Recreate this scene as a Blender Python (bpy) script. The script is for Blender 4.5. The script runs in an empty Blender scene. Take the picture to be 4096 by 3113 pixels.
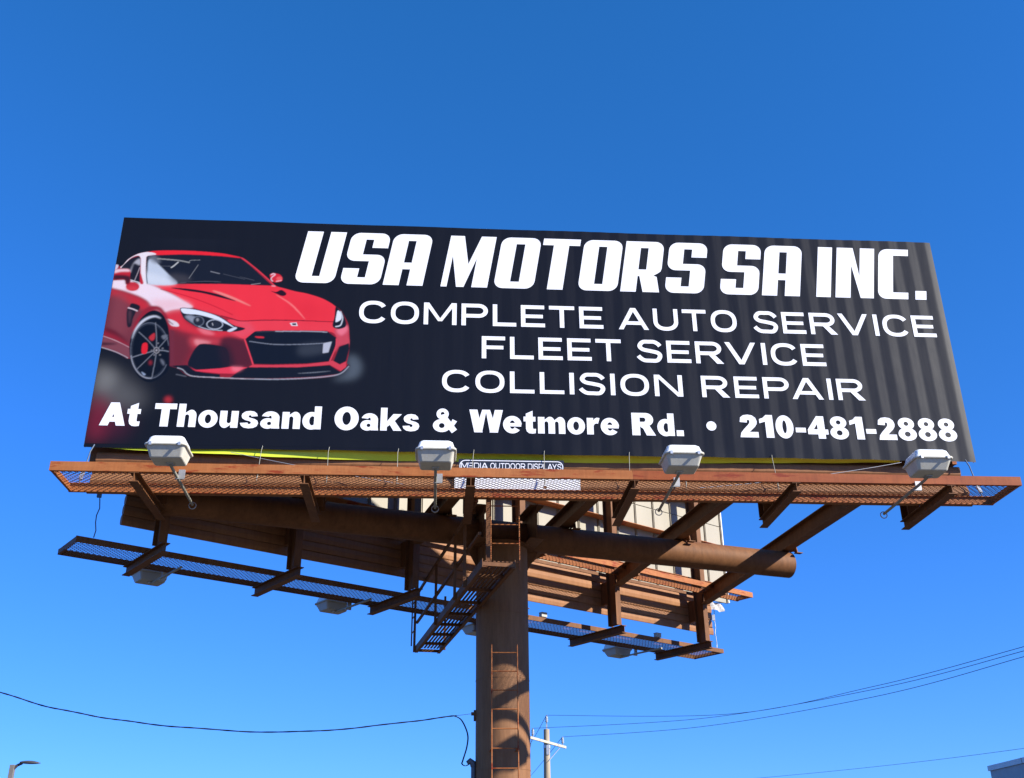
import bpy, math, random
import numpy as np
from mathutils import Vector, Matrix
random.seed(7); np.random.seed(7)
S = bpy.context.scene
COL = S.collection

# ------------------------------------------------------------------ camera
F_PX, IW, IH = 4226.332, 4096.0, 3113.0
YAW, PITCH, ROLL = [math.radians(v) for v in (4.27, 25.285, -0.602)]
CAM = np.array([-1.681, -15.989, 1.6])
def cam_axes():
    cy, sy, cp, sp = math.cos(YAW), math.sin(YAW), math.cos(PITCH), math.sin(PITCH)
    f = np.array([sy*cp, cy*cp, sp]); r = np.array([cy, -sy, 0.0]); u = np.cross(r, f)
    c, s = math.cos(ROLL), math.sin(ROLL)
    return c*r + s*u, -s*r + c*u, f
RX, UX, FX = cam_axes()
cd = bpy.data.cameras.new('camera'); cam = bpy.data.objects.new('camera', cd); COL.objects.link(cam)
cd.sensor_width = 36.0; cd.lens = 36.0*F_PX/IW; cd.clip_start = 0.1; cd.clip_end = 6000
M = Matrix.Identity(4)
for i in range(3):
    M[i][0], M[i][1], M[i][2], M[i][3] = RX[i], UX[i], -FX[i], CAM[i]
cam.matrix_world = M
S.camera = cam

# ------------------------------------------------------------------ light
SUN_PHI, SUN_EL = math.radians(58.3), math.radians(27.7)     # right of the sign's normal, height
sdir = Vector((math.sin(SUN_PHI)*math.cos(SUN_EL), -math.cos(SUN_PHI)*math.cos(SUN_EL), math.sin(SUN_EL)))
ld = bpy.data.lights.new('sun', 'SUN'); ld.energy = 5.0; ld.angle = math.radians(0.53); ld.color = (1.0, 0.95, 0.87)
lo = bpy.data.objects.new('sun', ld); COL.objects.link(lo)
lo.rotation_euler = sdir.to_track_quat('Z', 'Y').to_euler(); lo.location = (20, -20, 40)
W = bpy.data.worlds.new('World'); S.world = W; W.use_nodes = True
nt = W.node_tree; bg = nt.nodes['Background']
sky = nt.nodes.new('ShaderNodeTexSky'); sky.sky_type = 'NISHITA'; sky.sun_disc = False
sky.sun_elevation = SUN_EL; sky.sun_rotation = math.atan2(sdir.x, sdir.y)
sky.altitude = 250; sky.air_density = 1.0; sky.dust_density = 0.1; sky.ozone_density = 3.0
hs = nt.nodes.new('ShaderNodeHueSaturation'); hs.inputs['Saturation'].default_value = 1.32
nt.links.new(sky.outputs[0], hs.inputs['Color'])
# clear dry air: one tone curve over the whole dome (less horizon glare, deeper blue)
sep = nt.nodes.new('ShaderNodeSeparateColor'); cmb = nt.nodes.new('ShaderNodeCombineColor'); nt.links.new(hs.outputs[0], sep.inputs[0])
for ch, gm, gain in ((0, 0.637, 0.459), (1, 0.655, 0.985), (2, 0.94, 1.354)):
    pw = nt.nodes.new('ShaderNodeMath'); pw.operation = 'POWER'; pw.inputs[1].default_value = gm; nt.links.new(sep.outputs[ch], pw.inputs[0])
    ml = nt.nodes.new('ShaderNodeMath'); ml.operation = 'MULTIPLY'; ml.inputs[1].default_value = gain; nt.links.new(pw.outputs[0], ml.inputs[0]); nt.links.new(ml.outputs[0], cmb.inputs[ch])
nt.links.new(cmb.outputs[0], bg.inputs[0])
bg.inputs[1].default_value = 0.108
S.view_settings.view_transform = 'Standard'; S.view_settings.look = 'None'
S.view_settings.exposure = 0.8; S.view_settings.gamma = 1.0
S.render.engine = 'CYCLES'
S.cycles.max_bounces = 6

# ------------------------------------------------------------------ pixel -> place helpers
def ray(x, y):
    return RX*((x-IW/2)/F_PX) + UX*((IH/2-y)/F_PX) + FX
def aty(x, y, Y):
    d = ray(x, y); return CAM + d*((Y-CAM[1])/d[1])
def atz(x, y, Z):
    d = ray(x, y); return CAM + d*((Z-CAM[2])/d[2])
ZB, HB, WB = 8.025, 4.327, 14.623          # bottom of the printed face, its height and width
HW = WB/2
A2 = np.array([-6.982, 1.325, 0.0]); ANG2 = 0.595   # second face: left end and bearing
U2 = np.array([math.cos(ANG2), math.sin(ANG2), 0]); N2 = np.array([-math.sin(ANG2), math.cos(ANG2), 0])
class Frame:                                 # (along, outward from the face, up) -> world
    def __init__(s, o, u, out): s.o, s.u, s.out = np.array(o, float), np.array(u, float), np.array(out, float)
    def __call__(s, a, n, z): return s.o + s.u*a + s.out*n + np.array([0, 0, z])
F1 = Frame((0, 0, 0), (1, 0, 0), (0, -1, 0))
F2 = Frame(A2, U2, N2)
T_ANG = math.radians(16.63); T_R, T_Z = 0.255, 7.38
TU = np.array([math.cos(T_ANG), math.sin(T_ANG), 0]); T0 = np.array([-0.5, 2.41, T_Z])
def tube_at(x): return T0 + TU*((x-T0[0])/TU[0])

# ------------------------------------------------------------------ materials
def lin(c): return tuple(((v/255.0)/12.92 if v/255.0 <= 0.04045 else ((v/255.0+0.055)/1.055)**2.4) for v in c)
def new_mat(name):
    m = bpy.data.materials.new(name); m.use_nodes = True
    return m, m.node_tree, m.node_tree.nodes['Principled BSDF']
def set_in(b, k, v):
    if k in b.inputs: b.inputs[k].default_value = v
def paint(name, base, alt, rough=0.55, scale=3.0, rust=None, rust_amt=0.0, metallic=0.0, bump=0.0, spec=0.5, streak=False, fine=0.12, grime=0.0, stretch=None):
    """painted / weathered surface: two tones blended by noise, optional rust flakes, optional vertical streaks"""
    m, t, b = new_mat(name); N, L = t.nodes, t.links
    tc = N.new('ShaderNodeTexCoord')
    mp = N.new('ShaderNodeMapping'); L.new(tc.outputs['Object'], mp.inputs[0])
    if streak: mp.inputs['Scale'].default_value = (1, 1, 0.12)
    if stretch: mp.inputs['Scale'].default_value = stretch
    n1 = N.new('ShaderNodeTexNoise'); n1.inputs['Scale'].default_value = scale; n1.inputs['Detail'].default_value = 6; n1.inputs['Roughness'].default_value = 0.65
    L.new(mp.outputs[0], n1.inputs['Vector'])
    r1 = N.new('ShaderNodeValToRGB'); r1.color_ramp.elements[0].position = 0.32; r1.color_ramp.elements[1].position = 0.68
    r1.color_ramp.elements[0].color = (*base, 1); r1.color_ramp.elements[1].color = (*alt, 1)
    L.new(n1.outputs['Fac'], r1.inputs[0])
    out = r1.outputs[0]
    if rust:
        n2 = N.new('ShaderNodeTexNoise'); n2.inputs['Scale'].default_value = scale*2.3; n2.inputs['Detail'].default_value = 8; n2.inputs['Roughness'].default_value = 0.7
        L.new(mp.outputs[0], n2.inputs['Vector'])
        r2 = N.new('ShaderNodeValToRGB'); r2.color_ramp.elements[0].position = 0.66-rust_amt; r2.color_ramp.elements[1].position = 0.74-rust_amt
        L.new(n2.outputs['Fac'], r2.inputs[0])
        mx = N.new('ShaderNodeMixRGB'); L.new(r2.outputs[0], mx.inputs[0]); L.new(out, mx.inputs[1]); mx.inputs[2].default_value = (*rust, 1)
        out = mx.outputs[0]
    if grime:                                             # dirt runs and scuffs
        mg = N.new('ShaderNodeMapping'); mg.inputs['Scale'].default_value = (7, 7, 0.9); L.new(tc.outputs['Object'], mg.inputs[0])
        ng = N.new('ShaderNodeTexNoise'); ng.inputs['Scale'].default_value = 1.6; ng.inputs['Detail'].default_value = 8; ng.inputs['Roughness'].default_value = 0.75; L.new(mg.outputs[0], ng.inputs['Vector'])
        rg = N.new('ShaderNodeMapRange'); rg.inputs[1].default_value = 0.42; rg.inputs[2].default_value = 0.72; rg.inputs[3].default_value = 0.0; rg.inputs[4].default_value = grime; L.new(ng.outputs['Fac'], rg.inputs[0])
        mg2 = N.new('ShaderNodeMixRGB'); L.new(rg.outputs[0], mg2.inputs[0]); L.new(out, mg2.inputs[1]); mg2.inputs[2].default_value = (base[0]*0.35, base[1]*0.33, base[2]*0.35, 1); out = mg2.outputs[0]
    n3 = N.new('ShaderNodeTexNoise'); n3.inputs['Scale'].default_value = 60; n3.inputs['Detail'].default_value = 3
    L.new(tc.outputs['Object'], n3.inputs['Vector'])
    mr = N.new('ShaderNodeMapRange'); mr.inputs[3].default_value = 1-fine; mr.inputs[4].default_value = 1+fine; L.new(n3.outputs['Fac'], mr.inputs[0])
    hsv = N.new('ShaderNodeHueSaturation'); L.new(out, hsv.inputs['Color']); L.new(mr.outputs[0], hsv.inputs['Value'])
    L.new(hsv.outputs[0], b.inputs['Base Color'])
    b.inputs['Roughness'].default_value = rough; b.inputs['Metallic'].default_value = metallic
    set_in(b, 'Specular IOR Level', spec)
    if bump:
        bp = N.new('ShaderNodeBump'); bp.inputs['Strength'].default_value = bump; bp.inputs['Distance'].default_value = 0.01
        L.new(n1.outputs['Fac'], bp.inputs['Height']); L.new(bp.outputs[0], b.inputs['Normal'])
    return m
BR1, BR2, RUST = (0.205, 0.094, 0.046), (0.245, 0.116, 0.060), (0.26, 0.070, 0.026)
MAT = {
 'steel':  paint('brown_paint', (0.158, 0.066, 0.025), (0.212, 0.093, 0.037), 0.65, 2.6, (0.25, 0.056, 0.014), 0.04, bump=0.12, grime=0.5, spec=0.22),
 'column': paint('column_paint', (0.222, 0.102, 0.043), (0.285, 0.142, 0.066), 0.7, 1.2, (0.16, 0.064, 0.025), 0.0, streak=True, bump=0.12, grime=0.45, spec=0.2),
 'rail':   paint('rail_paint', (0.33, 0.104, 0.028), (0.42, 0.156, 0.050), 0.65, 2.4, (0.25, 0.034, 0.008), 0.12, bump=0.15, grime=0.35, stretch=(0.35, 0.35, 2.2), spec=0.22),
 'redrail': paint('rail_red_oxide', (0.24, 0.052, 0.016), (0.33, 0.090, 0.026), 0.65, 2.0, (0.20, 0.026, 0.008), 0.10, bump=0.15, grime=0.35, stretch=(0.35, 0.35, 2.2), spec=0.22),
 'slat':   paint('slat_paint', (0.265, 0.115, 0.046), (0.335, 0.158, 0.068), 0.6, 1.3, RUST, -0.02, grime=0.35, spec=0.22),
 'mesh':   paint('grating_paint', (0.20, 0.088, 0.038), (0.25, 0.105, 0.043), 0.65, 5.0, RUST, 0.04, spec=0.2),
 'panel':  paint('bare_panel', (0.27, 0.238, 0.170), (0.345, 0.305, 0.22), 0.55, 0.9, (0.17, 0.13, 0.09), -0.05, streak=True),
 'galv':   paint('galvanised', (0.45, 0.46, 0.46), (0.58, 0.58, 0.57), 0.4, 8.0, metallic=0.6),
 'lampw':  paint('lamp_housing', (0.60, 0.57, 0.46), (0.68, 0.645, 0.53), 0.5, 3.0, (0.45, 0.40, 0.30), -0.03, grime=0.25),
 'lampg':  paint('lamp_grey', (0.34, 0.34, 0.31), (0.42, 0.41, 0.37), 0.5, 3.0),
 'arm':    paint('conduit', (0.26, 0.25, 0.19), (0.34, 0.33, 0.26), 0.5, 9.0, (0.3, 0.24, 0.16), 0.0),
 'white':  paint('white_print', (0.80, 0.80, 0.81), (0.84, 0.84, 0.84), 0.45, 2.0, fine=0.02),
 'wvinyl': paint('white_vinyl', (0.74, 0.73, 0.70), (0.82, 0.81, 0.78), 0.45, 3.0),
 'black':  paint('black_plate', (0.012, 0.014, 0.02), (0.02, 0.022, 0.03), 0.4, 3.0),
 'yellow': paint('yellow_vinyl', (0.62, 0.70, 0.03), (0.68, 0.76, 0.05), 0.4, 2.0, fine=0.04),
 'cable':  paint('cable_black', (0.012, 0.013, 0.02), (0.02, 0.02, 0.03), 0.5, 6.0),
 'wire':   paint('line_wire', (0.05, 0.055, 0.07), (0.07, 0.075, 0.09), 0.5, 6.0),
 'strap':  paint('strap_blue', (0.06, 0.09, 0.14), (0.12, 0.16, 0.22), 0.6, 6.0),
 'wood':   paint('weathered_wood', (0.30, 0.23, 0.15), (0.42, 0.34, 0.23), 0.85, 3.0, streak=True, bump=0.4),
 'cream':  paint('crossarm_wood', (0.42, 0.38, 0.28), (0.50, 0.45, 0.34), 0.7, 4.0),
 'porc':   paint('insulator_grey', (0.28, 0.30, 0.33), (0.36, 0.38, 0.42), 0.3, 6.0),
 'lpole':  paint('lamp_post_bronze', (0.16, 0.14, 0.12), (0.20, 0.18, 0.16), 0.5, 3.0),
 'ldark':  paint('luminaire_bronze', (0.05, 0.045, 0.045), (0.07, 0.062, 0.06), 0.45, 3.0),
 'stucco': paint('stucco', (0.40, 0.40, 0.40), (0.46, 0.46, 0.45), 0.85, 2.0, bump=0.2),
 'coping': paint('coping_metal', (0.62, 0.61, 0.60), (0.7, 0.69, 0.67), 0.5, 2.0),
 'conc':   paint('worn_concrete', (0.068, 0.056, 0.042), (0.095, 0.080, 0.060), 0.9, 0.25, (0.048, 0.042, 0.034), -0.04, bump=0.2),
 'alu':    paint('mast_grey', (0.10, 0.10, 0.11), (0.15, 0.15, 0.16), 0.45, 3.0),
 'scrap':  paint('torn_print', (0.42, 0.41, 0.40), (0.5, 0.48, 0.46), 0.45, 6.0, (0.35, 0.04, 0.05), 0.09),
}
VINYL_BLACK = (0.0052, 0.0046, 0.0046)
def vinyl_mat(name, attr):
    m, t, b = new_mat(name); N, L = t.nodes, t.links
    if attr:
        a = N.new('ShaderNodeAttribute'); a.attribute_name = attr; src = a.outputs['Color']
    else:
        a = N.new('ShaderNodeRGB'); a.outputs[0].default_value = (*VINYL_BLACK, 1); src = a.outputs[0]
    L.new(src, b.inputs['Base Color'])
    tc = N.new('ShaderNodeTexCoord'); mp = N.new('ShaderNodeMapping'); L.new(tc.outputs['Object'], mp.inputs[0])
    mp.inputs['Scale'].default_value = (9, 9, 0.7)                     # faint vertical scuffing in the gloss
    n = N.new('ShaderNodeTexNoise'); n.inputs['Scale'].default_value = 2.0; n.inputs['Detail'].default_value = 7; n.inputs['Roughness'].default_value = 0.7
    L.new(mp.outputs[0], n.inputs['Vector'])
    mr = N.new('ShaderNodeMapRange'); mr.inputs[3].default_value = 0.30; mr.inputs[4].default_value = 0.42; L.new(n.outputs['Fac'], mr.inputs[0])
    L.new(mr.outputs[0], b.inputs['Roughness'])
    set_in(b, 'Specular IOR Level', 0.28)
    nb = N.new('ShaderNodeTexNoise'); nb.inputs['Scale'].default_value = 1.1; nb.inputs['Detail'].default_value = 3; L.new(tc.outputs['Object'], nb.inputs['Vector'])
    bp = N.new('ShaderNodeBump'); bp.inputs['Strength'].default_value = 0.35; bp.inputs['Distance'].default_value = 0.012; L.new(nb.outputs['Fac'], bp.inputs['Height']); L.new(bp.outputs[0], b.inputs['Normal'])
    return m
MAT['vinyl'] = vinyl_mat('black_vinyl', None)
MAT['print'] = vinyl_mat('printed_vinyl', 'ink')
def glass_lens():
    m, t, b = new_mat('prismatic_lens')
    b.inputs['Base Color'].default_value = (0.78, 0.80, 0.78, 1); b.inputs['Roughness'].default_value = 0.25
    N, L = t.nodes, t.links
    w = N.new('ShaderNodeTexWave'); w.inputs['Scale'].default_value = 14; tc = N.new('ShaderNodeTexCoord'); L.new(tc.outputs['Object'], w.inputs['Vector'])
    bp = N.new('ShaderNodeBump'); bp.inputs['Strength'].default_value = 0.15; bp.inputs['Distance'].default_value = 0.005
    L.new(w.outputs['Fac'], bp.inputs['Height']); L.new(bp.outputs[0], b.inputs['Normal'])
    return m
MAT['lens'] = glass_lens()

# ------------------------------------------------------------------ mesh builder
class MB:
    def __init__(s): s.v, s.f, s.sm = [], [], []
    def add(s, vs, fs, smooth=False):
        o = len(s.v); s.v += [tuple(map(float, p)) for p in vs]
        for f in fs: s.f.append(tuple(i+o for i in f)); s.sm.append(smooth)
        return s
    def hexa(s, p):   # 8 corners: bottom ring 0-3, top ring 4-7
        return s.add(p, [(3, 2, 1, 0), (4, 5, 6, 7), (0, 1, 5, 4), (1, 2, 6, 5), (2, 3, 7, 6), (3, 0, 4, 7)])
    def box(s, a, b):
        (x0, y0, z0), (x1, y1, z1) = a, b
        return s.hexa([(x0, y0, z0), (x1, y0, z0), (x1, y1, z0), (x0, y1, z0), (x0, y0, z1), (x1, y0, z1), (x1, y1, z1), (x0, y1, z1)])
    def fbox(s, fr, a0, a1, n0, n1, z0, z1):      # box in a face frame
        return s.hexa([fr(a0, n0, z0), fr(a1, n0, z0), fr(a1, n1, z0), fr(a0, n1, z0), fr(a0, n0, z1), fr(a1, n0, z1), fr(a1, n1, z1), fr(a0, n1, z1)])
    def bar(s, p, q, w, h, up=(0, 0, 1)):         # rectangular bar from p to q, width w, height h
        p, q, up = np.array(p, float), np.array(q, float), np.array(up, float)
        d = (q-p)/np.linalg.norm(q-p); r = np.cross(d, up); r /= np.linalg.norm(r); u = np.cross(r, d)
        r, u = r*w/2, u*h/2
        return s.hexa([p-r-u, p+r-u, q+r-u, q-r-u, p-r+u, p+r+u, q+r+u, q-r+u])
    def ibeam(s, p, q, w, h, tf=0.018, tw=0.012, up=(0, 0, 1)):   # p,q on the bottom line
        p, q, up = np.array(p, float), np.array(q, float), np.array(up, float)
        d = (q-p)/np.linalg.norm(q-p); r = np.cross(d, up); r /= np.linalg.norm(r); u = np.cross(r, d)
        s.bar(p+u*tf/2, q+u*tf/2, w, tf, up); s.bar(p+u*(h-tf/2), q+u*(h-tf/2), w, tf, up)
        return s.bar(p+u*h/2, q+u*h/2, tw, h-2*tf, up)
    def tube(s, pts, r, n=10, cap=True, smooth=True):
        pts = [np.array(p, float) for p in pts]; rings = []
        rr = r if hasattr(r, '__len__') else [r]*len(pts)
        prev = None
        for i, p in enumerate(pts):
            d = pts[min(i+1, len(pts)-1)]-pts[max(i-1, 0)]; d /= np.linalg.norm(d)
            a = np.cross(d, (0, 0, 1.0)) if prev is None else prev-d*np.dot(prev, d)
            if np.linalg.norm(a) < 1e-4: a = np.cross(d, (1.0, 0, 0))
            a /= np.linalg.norm(a); b = np.cross(d, a); prev = a
            rings.append([p+rr[i]*(a*math.cos(t)+b*math.sin(t)) for t in [2*math.pi*k/n for k in range(n)]])
        vs = [v for g in rings for v in g]; fs = []
        for i in range(len(rings)-1):
            for k in range(n):
                fs.append((i*n+k, (i+1)*n+k, (i+1)*n+(k+1) % n, i*n+(k+1) % n))
        s.add(vs, fs, smooth)
        if cap:
            s.add(rings[0], [tuple(range(n))]); s.add(rings[-1], [tuple(reversed(range(n)))])
        return s
    def prism(s, ring0, ring1, smooth=False):
        n = len(ring0)
        s.add(list(ring0)+list(ring1), [(k, (k+1) % n, n+(k+1) % n, n+k) for k in range(n)], smooth)
        return s.add(ring0, [tuple(reversed(range(n)))]).add(ring1, [tuple(range(n))])
    def mesh(s, name, mat):
        me = bpy.data.meshes.new(name); me.from_pydata(s.v, [], s.f)
        me.polygons.foreach_set('use_smooth', s.sm); me.materials.append(MAT[mat]); me.update()
        return me
    def build(s, name, mat, parent=None, label=None, kind=None, bevel=0.0):
        o = bpy.data.objects.new(name, s.mesh(name, mat)); COL.objects.link(o)
        if parent: o.parent = parent
        if label: o['label'] = label
        if kind: o['kind'] = kind
        if bevel:
            md = o.modifiers.new('edge', 'BEVEL'); md.width = bevel; md.segments = 2; md.limit_method = 'ANGLE'; md.angle_limit = 0.7
        return o
def thing(name, label, cat, group=None, loc=(0, 0, 0)):
    o = bpy.data.objects.new(name, None); o.empty_display_size = 0.2; COL.objects.link(o)
    o['label'] = label; o['category'] = cat
    if group: o['group'] = group
    return o
def tag(o, label, cat, group=None, kind=None):
    o['label'] = label; o['category'] = cat
    if group: o['group'] = group
    if kind: o['kind'] = kind
    return o

# ------------------------------------------------------------------ ground
g = MB(); n = 24
R0 = 2500.0
gv, gf = [], []
for i in range(n+1):
    for j in range(n+1):
        gv.append((-R0+2*R0*i/n, -R0+2*R0*j/n, 0))
for i in range(n):
    for j in range(n):
        a = i*(n+1)+j; gf.append((a, a+n+1, a+n+2, a+1))
g.add(gv, gf)
go = g.build('ground', 'conc', kind='structure')

# ================================================================== BILLBOARD
BB = thing('billboard', 'large black billboard advertising a motor repair shop on a brown steel column', 'billboard')
# column
c = MB(); CX, CY, CR = -0.52, 2.44, 0.457
c.tube([(CX, CY, -0.3), (CX, CY, 7.16)], CR, 64)
col = c.build('column', 'column', BB)
cb = MB(); cb.tube([(CX, CY, 7.10), (CX, CY, 7.145)], 0.56, 48); cb.build('cap_plate', 'steel', col)
cb = MB(); cb.tube([(CX, CY, 0.0), (CX, CY, 0.05)], 0.75, 48); cb.build('base_plate', 'steel', col)
for zz in (1.9, 3.35, 4.8, 5.9):                                   # girth welds
    wv = MB(); wv.tube([(CX, CY, zz-0.008), (CX, CY, zz+0.008)], CR+0.004, 64, cap=True); wv.build('weld_seam', 'column', col)
for k, (dx, dy) in enumerate(((1, 0), (-1, 0))):                    # gussets under the tube
    p = np.array([CX, CY, 0])+TU*dx*CR; q = np.array([CX, CY, 0])+TU*dx*(CR+0.24)
    t = np.array([-TU[1], TU[0], 0])*0.012
    gs = MB(); tri = [np.array([*p[:2], 6.72]), np.array([*p[:2], 7.14]), np.array([*q[:2], 7.14])]
    gs.prism([v-t for v in tri], [v+t for v in tri]); gs.build('gusset', 'steel', col)
# torsion tube
tL, tR = tube_at(-6.25), tube_at(5.33)
tt = MB(); tt.tube([tL, tR], T_R, 48, cap=False); tube = tt.build('torsion_tube', 'steel', BB)
for e, d in ((tL, -1), (tR, 1)):
    ec = MB(); ec.tube([e+TU*d*-0.01, e+TU*d*0.006], T_R-0.012, 40); ec.build('end_plate', 'steel', tube)
# deep stub beams bolted to the column head
for px in (-0.95, -0.02):
    sb = MB(); p = np.array([px, 2.0, 7.12])
    sb.ibeam(p+np.array([0.08, -0.25, 0]), p+np.array([-0.10, 0.62, 0]), 0.26, 0.62, 0.02, 0.014)
    sb.build('saddle_beam', 'steel', BB)
# uprights and cross beams
UP1 = (-6.10, -3.63, -1.17, 1.32, 3.80, 6.26)
UP2 = (0.55, 3.0, 5.5, 8.15, 10.82, 13.66)
BX = (-5.98, -3.62, -1.27, 1.10, 3.46, 5.73)
ZBM = 7.64
def upright(fr, a, z0, z1):
    u = MB(); w, d0, d1 = (0.21 if fr is F1 else 0.145), -0.34, -0.62
    u.fbox(fr, a-w/2, a+w/2, d0-0.016, d0, z0, z1); u.fbox(fr, a-w/2, a+w/2, d1, d1+0.016, z0, z1)
    u.fbox(fr, a-0.007, a+0.007, d1+0.017, d0-0.017, z0, z1)
    return u.build('upright', 'steel', BB)
for a in UP1: upright(F1, a, 7.1785, ZB+HB-0.08)
for a in UP2: upright(F2, a, 6.7855, ZB+HB-0.08)
for a, b in zip(BX, UP2):
    p = np.array([a, 0.66, ZBM]); q = F2(b-0.02, -0.64, ZBM)
    m = MB(); m.ibeam(p, q, 0.20, 0.31, 0.018, 0.012)
    bm = m.build('cross_beam', 'steel', BB)
    # saddle gusset beside the beam on the tube crown
    d = (q-p)/np.linalg.norm(q-p); r = np.cross(d, (0, 0, 1.0))
    s_ = np.dot(T0-p, np.cross((0, 0, 1.0), TU))/np.dot(d, np.cross((0, 0, 1.0), TU))
    x = p+d*s_                                   # crossing over the tube axis
    nf = np.array([TU[1], -TU[0], 0])            # towards the front face
    gk = MB()
    base = x+r*0.125
    prof = [(-0.26, -0.09), (-0.225, -0.09), (-0.13, -0.02), (0.0, 0.0), (0.0, 0.2), (-0.2, 0.2)]
    pts = [base-d*0.0+nf*(-u)+np.array([0, 0, v]) for u, v in prof]
    gk.prism([P-TU*0.008 for P in pts], [P+TU*0.008 for P in pts])
    ft = base+nf*0.275+np.array([0, 0, -0.09]); gk.bar(ft-TU*0.07, ft+TU*0.07, 0.10, 0.014)
    gk.build('gusset', 'steel', bm)
# stringers along both faces
for zz in (8.33, 9.35, 10.4, 11.4, 12.2):
    for fr, a0, a1 in ((F1, -HW+0.05, HW-0.05), (F2, 0.45, 15.1)):
        st = MB(); st.fbox(fr, a0, a1, -0.335, -0.075, zz, zz+0.012); st.fbox(fr, a0, a1, -0.087, -0.075, zz+0.0125, zz+0.09)
        st.build('stringer', 'rail' if fr is F2 else 'steel', BB)
# horizontal slats of the two skirts (rolled, bulging ribs)
def slat(fr, a0, a1, z, h, parent):
    prof = [(-0.045, 0.0), (0.0, 0.012), (0.028, 0.045), (0.034, h*0.5), (0.028, h-0.045), (0.0, h-0.012), (-0.045, h)]
    back = [(-0.050, h), (-0.026, h-0.004), (-0.026, h-0.017), (-0.056, h-0.021), (-0.066, h*0.45), (-0.058, 0.012), (-0.050, 0.0)]
    loop = prof+back
    N = 8; rows = []
    for i in range(N+1):
        a = a0+(a1-a0)*i/N; sag = 0.004*math.sin(i*2.1+z*9)
        rows.append([fr(a, n-(-0.055+0.22*min(1, max(0, (z+zz-7.22)/0.6)) if fr is F1 else 0.045)+0.003*math.sin(i*1.7+z*5), z+zz+sag) for n, zz in loop])
    m = MB(); k = len(loop); vs = [p for r in rows for p in r]
    fs = [(i*k+j, i*k+(j+1) % k, (i+1)*k+(j+1) % k, (i+1)*k+j) for i in range(N) for j in range(k)]
    m.add(vs, fs, False); m.add(rows[0], [tuple(reversed(range(k)))]); m.add(rows[-1], [tuple(range(k))])
    return m.build('slat', 'slat', parent)
for fr, a0, a1 in ((F1, -HW+0.16, HW-0.20), (F2, 0.0, 14.47)):
    sk = MB(); sk.fbox(fr, a0-0.12 if fr is F1 else a0+0.05, a1-0.08 if fr is F1 else a1-0.05, -0.27, -0.235, 7.80 if fr is F1 else 7.93, 8.16 if fr is F1 else 8.0)
    skirt = sk.build('skirt_rail', 'steel', BB)
    for a in (UP1 if fr is F1 else UP2): sk = MB(); sk.fbox(fr, a-0.03, a+0.03, -0.30, -0.235 if fr is F1 else -0.11, 7.30, 7.795); sk.build('stud', 'steel', skirt)
    for i in range(1 if fr is F1 else 0, 5): slat(fr, a0+0.01*((i*7) % 3), a1-0.012*((i*5) % 3), (7.017 if fr is F1 else 7.11)+(0.192 if fr is F1 else 0.18)*i, 0.200 if fr is F1 else 0.188, skirt)
# rear side panels of second face, one by one, and its printed sheet on the far side
rp = MB(); rp.fbox(F2, 0.45, 15.17, 0.004, 0.016, ZB-0.02, ZB+HB); rear = rp.build('rear_sign_face', 'wvinyl', BB, 'white printed sheet on the far face of the V')
k = 24; wd = (15.17-0.45)/k
for i in range(k):
    for (z0, z1) in ((ZB-0.02, 9.98), (10.0, ZB+HB-0.01)):
        pn = MB(); a = 0.45+i*wd
        pn.fbox(F2, a+0.012, a+wd-0.012, -0.030-0.004*random.random(), -0.002, z0, z1)
        pn.fbox(F2, a+0.012, a+0.022, -0.062, -0.036, z0+0.005, z1-0.005); pn.fbox(F2, a+wd-0.022, a+wd-0.012, -0.062, -0.036, z0+0.005, z1-0.005)
        pn.build('panel', 'panel', rear)
ev = MB(); ev.fbox(F2, 15.172, 15.20, -0.08, 0.02, ZB-0.02, ZB+HB); ev.build('wrapped_edge', 'wvinyl', rear)
# front face: panel board and the printed vinyl with the ribs of the panels showing through
RIB = 0.0062
def rib(x):
    per = 0.335; t = ((x+0.03*math.sin(x*1.3))/per) % 1.0
    w = (t/0.5 if t < 0.5 else (1-t)/0.5)                       # triangle wave
    amp = RIB*(0.12+0.88*min(1.0, max(0.0, (x+3.2)/5.0)))      # sheet lies tauter towards the car end
    curl = 0.0
    if x > HW-0.22: curl = -0.005*((x-HW+0.22)/0.22)**2           # vinyl rolling round the right-hand edge
    return amp*w+curl
def sag(x, z):
    k = max(0.0, 1-(z-ZB)/0.30)
    return 0.010*math.sin(x*1.15+0.6)*k+0.004*math.sin(x*5.1)*k*k
def skin(x, z): return 0.012+rib(x)+sag(x, z)                    # outward offset of the vinyl
pb = MB(); pb.fbox(F1, -HW+0.02, HW-0.06, -0.07, -0.045, ZB+0.03, ZB+HB-0.015); board = pb.build('panel_board', 'panel', BB)
xs = list(np.arange(-HW, HW+1e-6, WB/700)); zs = [0, .02, .06, .12, .2, .3, .5, .9, 1.4, 2.0, 2.6, 3.2, 3.7, 4.1, 4.25, HB]
v = MB(); nz = len(zs)
def edge_z(x, z):                                                # slightly uneven bottom and top edge
    if z == 0: return -0.026-0.008*math.sin(x*0.9+1)-0.004*math.sin(x*4.3)
    return 0.004*math.sin(x*2.2) if z == HB else 0.0
vs = [F1(x, skin(x, ZB+z), ZB+z+edge_z(x, z)) for x in xs for z in zs]
fs = [(i*nz+j, (i+1)*nz+j, (i+1)*nz+j+1, i*nz+j+1) for i in range(len(xs)-1) for j in range(nz-1)]
v.add(vs, fs, True)
face = v.build('front_sign_face', 'vinyl', BB, 'glossy black printed vinyl sheet with ribs showing through')
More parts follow.
